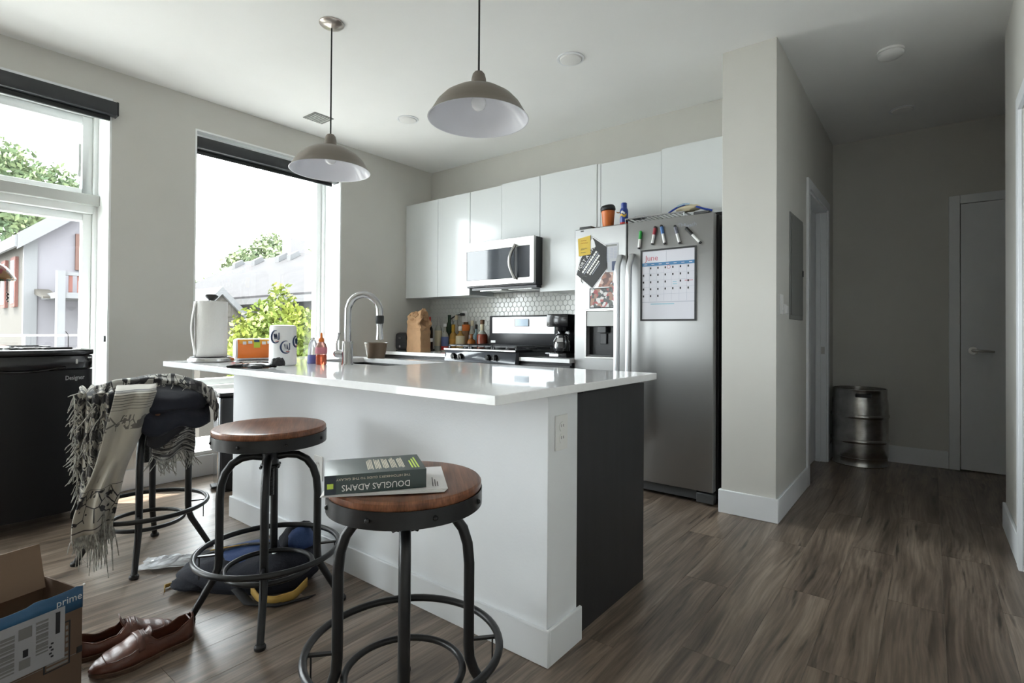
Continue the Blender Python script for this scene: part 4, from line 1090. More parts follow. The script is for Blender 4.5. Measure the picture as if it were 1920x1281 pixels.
# torn blue tape along the upper edge
tp = B(); n_ = 26; low = []; up = []
for k in range(n_):
    a = BL*k/(n_-1); low.append(bpt(a, -.0012, BH-.052)); up.append(bpt(a, -.0012, BH+.004+.007*abs(noise.noise(Vector((k*.6, 1, 4))))+.006*(k < 8)))
tp.add(low+up, [(k, k+1, n_+k+1, n_+k) for k in range(n_-1)])
tpo = tp.build('blue_tape', 'tape_blue', cb, solid=.0012, weld=False)
ctr = bpt(.034, -.0022, BH-.016)
lettering('prime', .030, 'lid_grey', tpo, ctr, bu, (0, 0, 1), name='tape_lettering', width=.062)
lb = panel('shipping_label', 'label_white', .045, .30, -.0036, -.0012, BH-.175, BH-.028)
def mark(name, a0, a1, z0, z1, m='ink_black', parent=lb): return panel(name, m, a0, a1, -.0046, -.0036, z0, z1, parent)
mark('address_block', .057, .068, BH-.098, BH-.038)
for j, (a0, z0, n_b, w_) in enumerate(((.085, BH-.135, 11, .028), (.122, BH-.098, 0, .030), (.160, BH-.155, 12, .030), (.205, BH-.15, 8, .022))):
    bb = B()
    if n_b:
        for k in range(n_b):
            zz = z0+k*.0085; P_ = [bpt(a0, -.0046, zz), bpt(a0+w_, -.0046, zz), bpt(a0+w_, -.0037, zz), bpt(a0, -.0037, zz)]
            bb.prism(P_, (0, 0, .0035+.002*((k*7) % 3)))
        bb.build('barcode', 'print_grey', lb)
    else: panel('code_patch', 'print_grey', a0, a0+w_, -.0046, -.0036, BH-.075, BH-.045, lb)
panel('code_patch', 'print_grey', .125, .15, -.0046, -.0036, BH-.155, BH-.13, lb)
panel('address_block', 'ink_black', .13, .142, -.0046, -.0036, BH-.125, BH-.105, lb)
for k in range(5): mark('address_line', .072+.004*(k % 2), .0745+.004*(k % 2)+.004, BH-.158+k*.009, BH-.153+k*.009)
sy = panel('handling_mark', 'ink_black', .030, .094, -.0011, 0.0001, BH-.20, BH-.075, cb)
panel('handling_mark_field', 'cardboard', .034, .090, -.0014, -.0010, BH-.196, BH-.079, sy)
for k in range(3): panel('handling_mark_bar', 'print_grey', .036, .087, -.0018, -.0013, BH-.193+k*.012, BH-.186+k*.012, sy)
for k in range(4): panel('handling_mark_text', 'print_grey', .036, .042, -.0018, -.0013, BH-.15+k*.017, BH-.139+k*.017, sy)
panel('crease', 'print_grey', 0.0, BL, -.0004, .0001, .118, .1195, fw_)
tpx = panel('strap_end', 'black_matte', -.0, .014, -.0030, -.0005, .118, .136, cb)

# ------------------------------------------------------------------ loafers
mat('loafer_leather', (0.095, 0.034, 0.021), .36, var=.35, vscale=9, bump=.08, bscale=120)
mat('loafer_lining', (0.115, 0.045, 0.022), .6, var=.2, vscale=12)
mat('loafer_sole', (0.075, 0.042, 0.026), .55, var=.2, vscale=20)
def interp(tab, t):
    for (t0, a), (t1, b_) in zip(tab, tab[1:]):
        if t <= t1: q = (t-t0)/(t1-t0); q = q*q*(3-2*q); return a+(b_-a)*q
    return tab[-1][1]
OPEN_ = [(0, .0), (.04, .20), (.2, .265), (.4, .25), (.48, .17), (.52, 0.0), (1, 0)]
def loafer(label, loc, rotz, tilt=0.0, mirror=1, squash=1.0):
    t = thing('loafer', label, 'shoe', loc, rotz, group='pair of brown leather loafers', local=True)
    Lh = .290
    halfw = [(0, .010), (.035, .030), (.12, .041), (.30, .041), (.50, .048), (.66, .056), (.80, .052), (.91, .036), (.97, .020), (1, .004)]
    top = [(0, .086*squash), (.10, .080*squash), (.25, .064*squash), (.40, .064), (.50, .082), (.58, .078), (.70, .060), (.82, .048), (.93, .038), (1, .022)]
    cx = lambda q: mirror*.010*math.sin((q-.25)*2.6)
    base = .016
    NU, NV = 27, 46
    def up(a, b_):
        q = b_; hw = interp(halfw, q); hh = interp(top, q)-base
        an = PI*(a*1.0); ca = math.cos(an); sn = math.sin(an)
        e = .72 if q < .6 else .85
        y = hw*math.copysign(abs(ca)**e, ca); z = base+hh*abs(sn)**.62
        flare = 0.0
        y += mirror*0
        return Vector((q*Lh, cx(q)+y*(1+.05*math.sin(an)), z))
    def skip(i, j):
        q = (j+.5)/(NV-1); a = (i+.5)/(NU-1)
        if q < .03: return False
        lim = interp(OPEN_, q)
        return abs(a-.5) < lim
    upo = B().grid(up, NU, NV, skip=skip).build('upper', 'loafer_leather', t, solid=.0035, weld=False)
    # insole
    poly = [(q*Lh, cx(q)+interp(halfw, q)*.93) for q in [k/30 for k in range(31)]]+[(q*Lh, cx(q)-interp(halfw, q)*.93) for q in [k/30 for k in range(30, -1, -1)]]
    B().prism([(x, y, base) for x, y in poly], (0, 0, .003)).build('insole', 'loafer_lining', t)
    poly2 = [(q*Lh*1.018-.004, cx(q)+interp(halfw, q)*1.09) for q in [k/30 for k in range(31)]]+[(q*Lh*1.018-.004, cx(q)-interp(halfw, q)*1.09) for q in [k/30 for k in range(30, -1, -1)]]
    so = B().prism([(x, y, .004) for x, y in poly2], (0, 0, .012)).build('sole', 'loafer_sole', t, bevel=.002)
    hl = [(x, y) for x, y in poly2 if x < .075]
    B().prism([(x, y, 0) for x, y in hl], (0, 0, .004)).build('heel', 'loafer_sole', so)
    B().prism([(x, y, 0) for x, y in poly2 if .11 < x < .27], (0, 0, .004)).build('tread', 'loafer_sole', so)
    # apron seam, strap, piping
    def on(a, q, off=.002):
        p = up(a, q); c = Vector((q*Lh, cx(q), base)); return p+(p-c).normalized()*off
    seam = [on(.16+.0*k, .47+.028*k) for k in range(13)]
    seam = [on(.17+.09*(k/12)**3, .46+.40*k/12) for k in range(13)]+[on(.26+.48*k/10, .865+.012*math.sin(PI*k/10)) for k in range(1, 10)]+[on(.83-.09*(k/12)**3, .46+.40*k/12) for k in range(12, -1, -1)]
    B().tube(seam, .0018, n=6).build('apron_seam', 'loafer_leather', t)
    strap = B().grid(lambda a, b_: on(.10+.80*a, .535+.062*b_, .0035), 24, 4).build('penny_strap', 'loafer_leather', t, solid=.003, weld=False)
    rim = []
    for k in range(25):
        q = .05+.455*k/24; lim = interp(OPEN_, q); rim.append(on(.5-lim, q, .001))
    for k in range(24, -1, -1):
        q = .05+.455*k/24; lim = interp(OPEN_, q); rim.append(on(.5+lim, q, .001))
    B().tube(rim, .0022, n=6, closed=True).build('collar_piping', 'loafer_leather', t)
    # tongue standing up at the front of the opening
    def tng(a, b_):
        lat = (a-.5)*.060*(1-.25*b_); q = .50-.10*b_*(1-.4*b_)
        return Vector((q*Lh, cx(q)+lat, interp(top, .50)-.004+(.030 if mirror < 0 else .012)*b_-18*lat*lat*(1-b_*.4)))
    B().grid(tng, 12, 8).build('tongue', 'loafer_leather', t, solid=.003, weld=False)
    return t
loafer('brown leather loafer with its heel towards the middle stool', (-2.018, .782, 0), math.radians(-93))
loafer('brown leather loafer half hidden behind the cardboard box', (-2.175, .478, 0), math.radians(80), mirror=-1, squash=.85)

# ------------------------------------------------------------------ navy backpack slumped by the island
mat('pack_navy', (0.008, 0.010, 0.019), .8, bump=.25, bscale=120, var=.2, vscale=8)
mat('pack_blue', (0.022, 0.05, 0.15), .7, bump=.2, bscale=120)
mat('strap_gold', (0.42, 0.26, 0.06), .7)
mat('strap_dark', (0.018, 0.018, 0.02), .8)
bpk = thing('backpack', 'navy and blue backpack lying on the floor beside the middle stool', 'backpack', (-2.285, 1.110, 0), math.radians(37), local=True)
def pk(v):
    e = .75
    x = math.copysign(abs(v.x)**e, v.x); y = math.copysign(abs(v.y)**e, v.y); z = max(v.z, -.55)
    h = .50+.5*max(0, x)+.10*noise.noise(v*2.6)
    k = 1+.09*noise.noise(v*2.2+Vector((5, 2, 1)))
    return Vector((x*k, y*k, (z+.55)*h*1.0))
B().ball((0, 0, .002), .285, .150, .150, nu=40, nv=22, fn=pk).build('main_compartment', 'pack_navy', bpk)
def pk2(v): return Vector((v.x*(1+.12*noise.noise(v*3)), v.y*(1+.1*noise.noise(v*3+Vector((1, 1, 1)))), max(v.z, -.4)+.08*noise.noise(v*4)))
B().ball((-.03, .02, .100), .175, .110, .045, nu=28, nv=12, fn=pk2, M=Matrix.Rotation(math.radians(-8), 4, 'Y')).build('blue_panel', 'pack_blue', bpk)
B().ball((.190, .05, .145), .085, .105, .085, nu=24, nv=14, fn=pk2).build('top_pocket', 'pack_navy', bpk)
B().ball((.215, .0, .175), .055, .06, .055, nu=20, nv=12, fn=pk2).build('blue_flap', 'pack_blue', bpk)
B().ball((-.19, -.10, .03), .085, .05, .032, nu=20, nv=12, fn=pk2).build('side_pocket', 'pack_navy', bpk)
zp = [(-.15+.26*k/14, -.045+.09*k/14, .142+.010*math.sin(PI*k/14)) for k in range(15)]
B().tube(zp, .0025, n=6).build('zipper', 'strap_gold', bpk)
def ribbon(pts, wv, m, nm, par=bpk):
    pts = [Vector(p) for p in pts]; wv = Vector(wv)
    return B().grid(lambda a, b_: pts[0]*0+(lambda q, i, f_: pts[i]*(1-f_)+pts[min(i+1, len(pts)-1)]*f_)(0, min(int(b_*(len(pts)-1)), len(pts)-1), b_*(len(pts)-1)-int(b_*(len(pts)-1))) + wv*(a-.5), 3, len(pts)*4).build(nm, m, par, solid=.004, weld=False)
ribbon([(.09, -.17, .045), (.14, -.205, .022), (.20, -.205, .018), (.26, -.165, .022), (.285, -.10, .045)], (0, 0, .034), 'strap_gold', 'shoulder_strap')
ribbon([(.02, -.155, .04), (.10, -.21, .012), (.22, -.21, .006), (.32, -.14, .006)], (.02, .03, 0), 'strap_dark', 'webbing')
ribbon([(-.29, -.06, .01), (-.31, -.09, .012), (-.29, -.12, .008)], (0, 0, .014), 'strap_gold', 'pull_tab')
ribbon([(-.20, -.03, .115), (-.05, .0, .150), (.10, .01, .158)], (0, .02, 0), 'strap_dark', 'haul_strap')
B().ball((.145, -.075, .150), .018, .016, .008, nu=12, nv=8).build('logo_badge', 'white_plastic', bpk)

# crumpled clear plastic and crumbs on the floor
mat('plastic_film', (0.80, 0.82, 0.85), .25, alpha=.55)
def film(a, b_):
    x = -.14+.28*a; y = -.07+.14*b_*(1-.35*a)
    return Vector((x+.02*noise.noise(Vector((a*5, b_*5, 1))), y+.02*noise.noise(Vector((a*5, b_*5, 8))), .012+.030*abs(noise.noise(Vector((a*6, b_*6, 3))))*math.sin(PI*a)**.5*math.sin(PI*b_)**.5+.004))
pf = thing('plastic_wrapper', 'crumpled clear plastic wrapper on the floor beside the backpack', 'wrapper', (-2.70, .975, 0), math.radians(52), local=True)
B().grid(film, 24, 16).build('film', 'plastic_film', pf, solid=.001, weld=False, smooth=False)
def film2(a, b_): 
    p = film(a, b_); return Vector((p.x*.8+.02, p.y*.9, p.z*.9+.018*math.sin(PI*a)*math.sin(PI*b_)+.006))
B().grid(film2, 20, 14).build('film_fold', 'plastic_film', pf, solid=.001, weld=False, smooth=False)
cr_ = B().ball((0, 0, .004), .006, .005, .0042, nu=8, nv=6).build('paper_scrap', 'white_plastic', None)
cr_.location = (-2.775, .655, 0); tag(cr_, 'tiny white scrap on the floor between the box and the far stool', 'scrap')
# ------------------------------------------------------------------ things on the island worktop
TZ = .8952
mat('towel_paper', (0.78, 0.775, 0.76), .9, bump=.25, bscale=160)
mat('towel_wrap', (0.82, 0.82, 0.83), .35)
mat('wrap_orange', (0.80, 0.20, 0.025), .35, var=.15, vscale=5)
mat('wrap_amber', (0.82, 0.36, 0.04), .35)
mat('wrap_lime', (0.50, 0.62, 0.05), .35)
mat('wrap_navy', (0.03, 0.05, 0.12), .4)
mat('wrap_red', (0.55, 0.08, 0.06), .4)
# paper towel holder and roll
tx, ty = -3.085, 1.270
hl = thing('towel_holder', 'paper towel holder with a weighted metal base and black knob on the worktop', 'towel holder', (tx, ty, TZ))
B().lathe([(.0, 0), (.110, 0), (.114, .006), (.112, .017), (.104, .024), (.0, .022)], n=40, c=(tx, ty, TZ), cap0=False, cap1=False).build('base', 'steel', hl)
B().lathe([(.102, .0235), (.098, .028), (.0, .027)], n=36, c=(tx, ty, TZ), cap0=False, cap1=False).build('base_pad', 'black_matte', hl)
B().cyl((tx, ty, TZ+.022), (tx, ty, TZ+.335), .008, n=12).build('rod', 'steel', hl)
B().lathe([(.012, .333), (.030, .351), (.033, .360), (.026, .366), (.0, .368)], n=24, c=(tx, ty, TZ), cap1=False).build('knob', 'black_matte', hl)
rl = thing('paper_towel_roll', 'white paper towel roll with a loose sheet on the holder', 'paper towel', (tx, ty, TZ+.03))
B().lathe([(.019, .029), (.077, .029), (.078, .031), (.078, .325), (.076, .328), (.019, .328), (.019, .029)], n=44, c=(tx, ty, TZ), cap0=False, cap1=False).build('roll', 'towel_paper', rl)
E1c = Vector((.38, .925, 0)).normalized(); E2c = Vector((.925, -.38, 0)).normalized()
def loose(a, b_):
    # leaves the roll on its left side and bellies out
    an = math.radians(252)-a*.55; z = .031+.294*b_
    out = (a**1.3)*(.018+.085*math.sin(PI*min(1, (1-b_)*.62+.30))**2*(1-b_*.75))
    r = .0795+out
    base = Vector((tx, ty, TZ+z))
    return base - E1c*(r*math.cos((a)*.9)) + E2c*(.05*math.sin((a-.2)*1.1))
B().grid(loose, 14, 20).build('loose_sheet', 'towel_paper', rl, solid=.0012, weld=False)
# orange wrapped paper towel pack lying down
px0 = Vector((-3.092, 1.535, TZ)); pu = Vector((.30, .954, 0)).normalized(); pw = Vector((.954, -.30, 0)).normalized()
pk_ = thing('towel_pack', 'orange wrapped paper towel pack lying on the worktop', 'paper towel pack', px0)
Mx = Matrix((pu.to_tuple()+(0,), pw.to_tuple()+(0,), (0, 0, 1, 0), (0, 0, 0, 1))).transposed(); Mx = Matrix.Translation(px0) @ Mx
def sup(hx, hy, hz, e=.35, n=28):
    prof = []
    for k in range(n):
        a = 2*PI*k/n; prof.append((math.copysign(abs(math.cos(a))**e, math.cos(a))*hy, hz+math.copysign(abs(math.sin(a))**e, math.sin(a))*hz))
    return prof
def loaf(b, hx, hy, hz, e, grow, x0=-1, x1=1, M=Mx):
    secs = [(x0, .93 if x0 == -1 else 1), (x0+(x1-x0)*.06, 1), (x1-(x1-x0)*.06, 1), (x1, .93 if x1 == 1 else 1)]
    pr = sup(hx, hy, hz, e); n = len(pr); vs = []
    for sx_, k in secs:
        for (y, z) in pr: vs.append(M @ Vector((sx_*hx, y*k*grow, hz+(z-hz)*k*grow)))
    fs = [(i*n+j, i*n+(j+1) % n, (i+1)*n+(j+1) % n, (i+1)*n+j) for i in range(3) for j in range(n)]
    fs += [tuple(range(n-1, -1, -1)), tuple(range(3*n, 4*n))]
    return b.add(vs, fs)
loaf(B(), .128, .062, .062, .55, 1.0).build('wrapped_rolls', 'towel_wrap', pk_)
# printed field on the front: shell a hair proud of the wrap
def shell(a0, a1, x0, x1, m, nm, grow=1.012, hy=.062, hz=.062):
    def fn(a, b_):
        an = math.radians(a0+(a1-a0)*b_); e = .55
        y = math.copysign(abs(math.cos(an))**e, math.cos(an))*hy*grow; z = hz+math.copysign(abs(math.sin(an))**e, math.sin(an))*hz*grow
        return Mx @ Vector((.128*(x0+(x1-x0)*a), y, z))
    return B().grid(fn, 10, 14).build(nm, m, pk_, weld=False)
shell(-38, 62, -.92, .92, 'wrap_orange', 'orange_print')
shell(18, 60, -.86, .90, 'wrap_amber', 'amber_print', 1.016)
shell(2, 58, -.28, -.02, 'wrap_lime', 'lime_tag', 1.022)
shell(28, 54, -.26, -.04, 'wrap_navy', 'navy_figure', 1.026)
for i, (a, w_) in enumerate(((-.72, .14), (-.50, .16), (.06, .16), (.28, .14), (.55, .2))):
    shell(14+4*(i % 2), 34+5*(i % 2), a, a+w_, 'towel_wrap' if i < 4 else 'wrap_navy', 'print_figure', 1.021)
# tall white wrapped roll standing, with dark swirl marks
rx, ry = -2.520, 1.372
tr_ = thing('wrapped_towel_roll', 'tall white wrapped towel roll with dark swirl marks on the worktop', 'paper towel pack', (rx, ry, TZ))
B().lathe([(.0, .0), (.056, .0), (.063, .006), (.064, .02), (.063, .10), (.062, .188), (.058, .197), (.030, .199), (.0, .196)], n=44, c=(rx, ry, TZ), cap0=False, cap1=False).build('wrapped_roll', 'towel_wrap', tr_)
def on_cyl(ang, z, r=.0648): return Vector((rx+r*math.cos(ang), ry+r*math.sin(ang), TZ+z))
cam_ang = math.atan2(-ry, -rx)
for (da, zc, s) in ((-.55, .142, 1.0), (.22, .092, 1.0), (1.15, .118, .9)):
    pts = [on_cyl(cam_ang+da+.38*s*math.cos(t), zc+.030*s*math.sin(t)) for t in [PI*.42+k*PI*1.30/16 for k in range(17)]]
    B().tube(pts, [.0012+.0034*math.sin(PI*k/16) for k in range(17)], n=6).build('swirl_mark', 'wrap_navy', tr_)
    pts = [on_cyl(cam_ang+da+.30*s+.05*k, zc+.016-.012*k) for k in range(4)]
    B().tube([on_cyl(cam_ang+da+.26*s, zc+.020), on_cyl(cam_ang+da+.26*s, zc-.012), on_cyl(cam_ang+da+.16*s, zc-.014)], .0025, n=6).build('letter_stroke', 'wrap_navy', tr_)
    B().tube([on_cyl(cam_ang+da-.12*s+.05*k, zc+(-.010 if k % 2 else .014)) for k in range(6)], .0022, n=6).build('letter_stroke', 'wrap_navy', tr_)
    B().tube([on_cyl(cam_ang+da+.0, zc-.022), on_cyl(cam_ang+da+.22*s, zc-.021)], .0018, n=6).build('accent_stroke', 'wrap_red', tr_)
# black rubber glove
mat('glove_black', (0.010, 0.010, 0.012), .35, bump=.4, bscale=60)
gl = thing('rubber_glove', 'crumpled black rubber glove lying at the worktop edge', 'glove', (-2.43, 1.24, TZ))
g0 = Vector((-2.52, 1.12, TZ)); g1 = Vector((-2.352, 1.262, TZ)); gu = (g1-g0).normalized(); gw = Vector((-gu.y, gu.x, 0))
def glv(v):
    return Vector((v.x, v.y*(1+.25*noise.noise(v*3)), max(v.z, -.3)+.25*noise.noise(v*3.4)))
MG = Matrix((gu.to_tuple()+(0,), gw.to_tuple()+(0,), (0, 0, 1, 0), (0, 0, 0, 1))).transposed()
B().ball(g0+gu*.125+Vector((0, 0, .007)), .085, .034, .015, nu=30, nv=14, fn=glv, M=MG).build('palm', 'glove_black', gl)
B().ball(g1-gu*.005+Vector((0, 0, .020)), .032, .030, .028, nu=20, nv=14, fn=glv, M=MG).build('rolled_cuff', 'glove_black', gl)
for k in range(4):
    s_ = (k-1.5)*.012
    B().tube([g0+gu*(.06-.004*k)+gw*s_+Vector((0, 0, .010)), g0+gu*(.03-.004*k)+gw*(s_*1.4)+Vector((0, 0, .009)), g0+gu*(-.012+.012*abs(k-1.2))+gw*(s_*1.8)+Vector((0, 0, .006))], [.009, .008, .005], n=8).build('finger', 'glove_black', gl)
B().tube([g0+gu*.10-gw*.03+Vector((0, 0, .008)), g0+gu*.13-gw*.048+Vector((0, 0, .008)), g0+gu*.165-gw*.046+Vector((0, 0, .006))], [.009, .009, .005], n=8).build('thumb', 'glove_black', gl)
# keys between the packs
ky = thing('key_bunch', 'small bunch of keys behind the glove on the worktop', 'keys', (-2.80, 1.33, TZ))
B().tube([(-2.84, 1.29, TZ+.004), (-2.80, 1.32, TZ+.007), (-2.76, 1.36, TZ+.004)], .004, n=6).build('key', 'steel', ky)
B().tube([(-2.82, 1.30, TZ+.004), (-2.76, 1.38, TZ+.006), (-2.70, 1.42, TZ+.004)], .0035, n=6).build('key', 'black_matte', ky)
B().tube([(-2.85+.010*math.cos(k*PI/6), 1.285+.010*math.sin(k*PI/6), TZ+.003) for k in range(12)], .0014, n=5, closed=True).build('key_ring', 'wrap_red', ky)

def bottle(name, label, x, y, z, prof, m, cat='bottle', group=None, parts=(), n=20, sy=1.0):
    """prof: (r,z) list; parts: (part name, material, profile)"""
    t = thing(name, label, cat, (x, y, z), group=group)
    B().lathe(prof, n=n, c=(x, y, z), cap0=True, cap1=True, sy=sy).build('glass_body' if 'glass' in m else 'body', m, t)
    for pn, pm_, pp_ in parts:
        B().lathe(pp_, n=n, c=(x, y, z), cap0=True, cap1=True, sy=sy).build(pn, pm_, t)
    return t
mat('soap_orange', (0.80, 0.16, 0.08), .12, trans=.55, ior=1.33)
mat('soap_peach', (0.80, 0.42, 0.36), .12, trans=.5, ior=1.33)
mat('soap_blue', (0.10, 0.11, 0.30), .2)
mat('clear_plastic', (0.80, 0.82, 0.86), .12, trans=.6, ior=1.3)
mat('label_pink', (0.62, 0.22, 0.27), .4)
bottle('dish_soap', 'orange dish soap bottle beside the faucet on the worktop', -2.448, 1.538, TZ, [(.024, 0), (.027, .004), (.027, .04), (.026, .05)], 'soap_orange', parts=[
    ('upper_body', 'soap_peach', [(.026, .05), (.029, .062), (.029, .085), (.022, .105), (.012, .116)]), ('label', 'label_pink', [(.0293, .056), (.0297, .062), (.0297, .084), (.0293, .088)]), ('cap', 'wrap_orange', [(.012, .115), (.014, .118), (.013, .132), (.006, .138), (.005, .158), (.003, .162)])])
bottle('soap_refill', 'clear bottle with dark blue liquid beside the dish soap', -2.556, 1.556, TZ, [(.026, .0), (.028, .003), (.026, .045)], 'soap_blue', parts=[
    ('upper_body', 'clear_plastic', [(.026, .045), (.024, .08), (.020, .105), (.014, .118), (.010, .125)]), ('cap', 'clear_plastic', [(.011, .124), (.011, .136), (.004, .138)])])
bottle('hand_soap', 'small white bottle with light blue cap behind the faucet', -2.395, 1.700-.045, TZ, [(.014, 0), (.015, .004), (.015, .045), (.012, .052)], 'white_plastic', parts=[('cap', 'lcd_blue', [(.011, .052), (.011, .062), (.004, .064)])])
mat('tumbler_brown', (0.23, 0.17, 0.12), .25, trans=.25)
cpx, cpy = -2.78, 2.135
tm = thing('plastic_tumbler', 'brown plastic tumbler at the back edge of the worktop', 'cup', (cpx, cpy, TZ))
B().lathe([(.052, .0), (.054, .002), (.072, .094), (.075, .096), (.073, .098), (.069, .094), (.051, .006), (.0, .005)], n=28, c=(cpx, cpy, TZ), cap0=True, cap1=False).build('cup_wall', 'tumbler_brown', tm)

# ------------------------------------------------------------------ kitchen counter left of the range
CZ = .8732
ts = thing('toaster', 'small black toaster in the corner of the kitchen counter', 'toaster', (-4.10, 3.50, CZ))
boxpart('body', 'black_satin', ts, -4.165, -3.995, 3.42, 3.60, CZ+.008, CZ+.178, bevel=.03, seg=3)
for q in (-4.125, -4.06): boxpart('slot', 'ink_black', ts, q, q+.026, 3.45, 3.57, CZ+.176, CZ+.180)
boxpart('base', 'black_matte', ts, -4.155, -4.005, 3.43, 3.59, CZ, CZ+.009)
boxpart('lever', 'steel', ts, -4.090, -4.060, 3.405, 3.425, CZ+.12, CZ+.132, bevel=.003)
B().cyl((-4.075, 3.421, CZ+.045), (-4.075, 3.411, CZ+.045), .012, n=14).build('dial', 'steel', ts)
# crumpled paper bag
mat('kraft_paper', (0.40, 0.24, 0.13), .85, var=.12, vscale=14, bump=.5, bscale=18)
pb = thing('paper_bag', 'tall crumpled brown paper bag on the kitchen counter', 'bag', (-3.83, 3.44, CZ))
def bagf(a, b_):
    pr = [(-1, -1), (1, -1), (1, 1), (-1, 1)]
    q = a*4; i = int(q) % 4; f_ = q-int(q); A = pr[i]; C_ = pr[(i+1) % 4]
    x = A[0]*(1-f_)+C_[0]*f_; y = A[1]*(1-f_)+C_[1]*f_
    z = b_*.355; k = 1.0 if b_ < .62 else 1-.16*(b_-.62)/.38
    gus = -.25*max(0, 1-abs(f_-.5)*3)*(b_ > .25)*min(1, (b_-.25)*2) if i in (1, 3) else 0
    nx = noise.noise(Vector((a*9, b_*7, 1)))*(.07 if b_ < .6 else .42); ny = noise.noise(Vector((a*9, b_*7, 6)))*(.07 if b_ < .6 else .50)
    if b_ > .7: z += .05*(b_-.7)/.3*noise.noise(Vector((a*8, 2, 3)))
    return Vector((-3.835+.095*(x*k+gus*x+nx), 3.44+.062*(y*k+ny), CZ+z))
B().grid(bagf, 44, 26, closeu=True).build('bag_wall', 'kraft_paper', pb, solid=.0015, weld=False, smooth=False)
def crm(v): return v*(1+.55*noise.noise(v*2.6+Vector((2, 5, 1)))+.25*noise.noise(v*6))
B().ball((-3.865, 3.415, CZ+.325), .062, .050, .052, nu=16, nv=10, fn=crm).build('crumpled_top', 'kraft_paper', pb, smooth=False)
B().ball((-3.800, 3.44, CZ+.350), .055, .052, .050, nu=16, nv=10, fn=lambda v: crm(v+Vector((.3, .1, 0)))).build('crumpled_top', 'kraft_paper', pb, smooth=False)
boxpart('bag_bottom', 'kraft_paper', pb, -3.928, -3.742, 3.38, 3.50, CZ, CZ+.003)
def curl(a, b_):
    return Vector((-3.92+.10*b_+.02*noise.noise(Vector((a*4, b_*4, 5))), 3.405-.028*math.sin(a*2.6), CZ+.30+.05*a+.035*noise.noise(Vector((a*5, b_*6, 9)))))
B().grid(curl, 12, 14).build('folded_rim', 'kraft_paper', pb, solid=.0015, weld=False, smooth=False)

# bottles
mat('glass_amber', (0.30, 0.10, 0.02), .08, trans=.2, ior=1.4)
mat('glass_honey', (0.52, 0.30, 0.08), .08, trans=.25, ior=1.3)
mat('glass_dark_wine', (0.012, 0.006, 0.006), .07)
mat('glass_green', (0.02, 0.05, 0.025), .06)
mat('glass_pale', (0.62, 0.62, 0.55), .08, trans=.35, ior=1.3)
mat('glass_aqua', (0.26, 0.40, 0.44), .08, trans=.35, ior=1.3)
mat('whisky_red', (0.20, 0.035, 0.016), .08)
mat('label_cream', (0.62, 0.55, 0.38), .6)
mat('label_ochre', (0.50, 0.25, 0.04), .6)
mat('label_blue', (0.10, 0.14, 0.30), .5)
mat('cap_red', (0.45, 0.02, 0.015), .4)
mat('cap_gold', (0.50, 0.30, 0.04), .35, metal=.5)
mat('cork_brown', (0.14, 0.07, 0.035), .7)
mat('canister_tan', (0.34, 0.20, 0.11), .6)
mat('canister_orange', (0.75, 0.20, 0.04), .5)
def wine(r, h): return [(r*.92, 0), (r, .004), (r, h*.58), (r*.92, h*.66), (r*.45, h*.76), (r*.40, h*.80), (r*.38, h*.97), (r*.43, h*.972), (r*.43, h)]
def spirit(r, h): return [(r*.94, 0), (r, .004), (r, h*.56), (r*.86, h*.66), (r*.36, h*.76), (r*.34, h*.94), (r*.42, h*.945), (r*.42, h)]
G = 'bottles on the kitchen counter'
bottle('wine_bottle', 'dark wine bottle with red capsule and white label beside the paper bag', -3.862, 3.60, CZ, wine(.037, .335), 'glass_dark_wine', group=G, parts=[('label', 'white_paper', [(.0374, .09), (.0376, .091), (.0376, .125), (.0374, .126)]), ('capsule', 'cap_red', [(.0165, .262), (.0172, .265), (.0172, .336), (.004, .338)])])
bottle('wine_bottle', 'pale wine bottle with a long silver neck behind the paper bag', -3.838, 3.70, CZ, wine(.036, .33), 'glass_pale', group=G, parts=[('foil_neck', 'steel_bright', [(.015, .245), (.0158, .248), (.0158, .332), (.004, .333)]), ('label', 'label_cream', [(.0365, .05), (.0368, .052), (.0368, .20), (.0365, .202)])])
bottle('wine_bottle', 'dark green bottle standing farthest back in the counter corner', -3.815, 3.83, CZ, wine(.040, .36), 'glass_green', group=G)
bottle('spirit_bottle', 'clear bottle with blue label and white cap on the kitchen counter', -3.745, 3.70, CZ, spirit(.036, .255), 'glass_pale', group=G, parts=[('label', 'label_blue', [(.0364, .05), (.0368, .052), (.0368, .14), (.0364, .142)]), ('cap', 'white_plastic', [(.017, .24), (.018, .243), (.018, .268), (.004, .27)]), ('red_band', 'cap_red', [(.0365, .012), (.037, .013), (.037, .048), (.0365, .049)])])
bottle('spirit_bottle', 'bottle with an ochre label and gold cap on the kitchen counter', -3.690, 3.76, CZ, spirit(.038, .25), 'glass_honey', group=G, parts=[('label', 'label_ochre', [(.0384, .075), (.0388, .077), (.0388, .12), (.0384, .122)]), ('cap', 'cap_gold', [(.016, .19), (.0185, .195), (.0185, .262), (.004, .264)])])
bottle('spirit_bottle', 'tall clear bottle with a pale cap left of the wall plug', -3.735, 3.85, CZ, spirit(.036, .355), 'glass_pale', group=G, parts=[('cap', 'label_cream', [(.0155, .31), (.017, .313), (.017, .356), (.004, .358)])])
bottle('spirit_bottle', 'short clear bottle with a cream label and white neck near the range', -3.597, 3.762, CZ, spirit(.044, .235), 'glass_honey', group=G, parts=[('label', 'label_cream', [(.0444, .06), (.0448, .062), (.0448, .15), (.0444, .152)]), ('cap', 'white_plastic', [(.017, .20), (.0185, .204), (.0185, .245), (.004, .247)])])
ct_ = thing('snack_canister', 'tan cardboard canister with an orange top band among the bottles', 'canister', (-3.625, 3.86, CZ))
B().lathe([(.038, 0), (.038, .245)], n=24, c=(-3.628, 3.874, CZ)).build('tube', 'canister_tan', ct_)
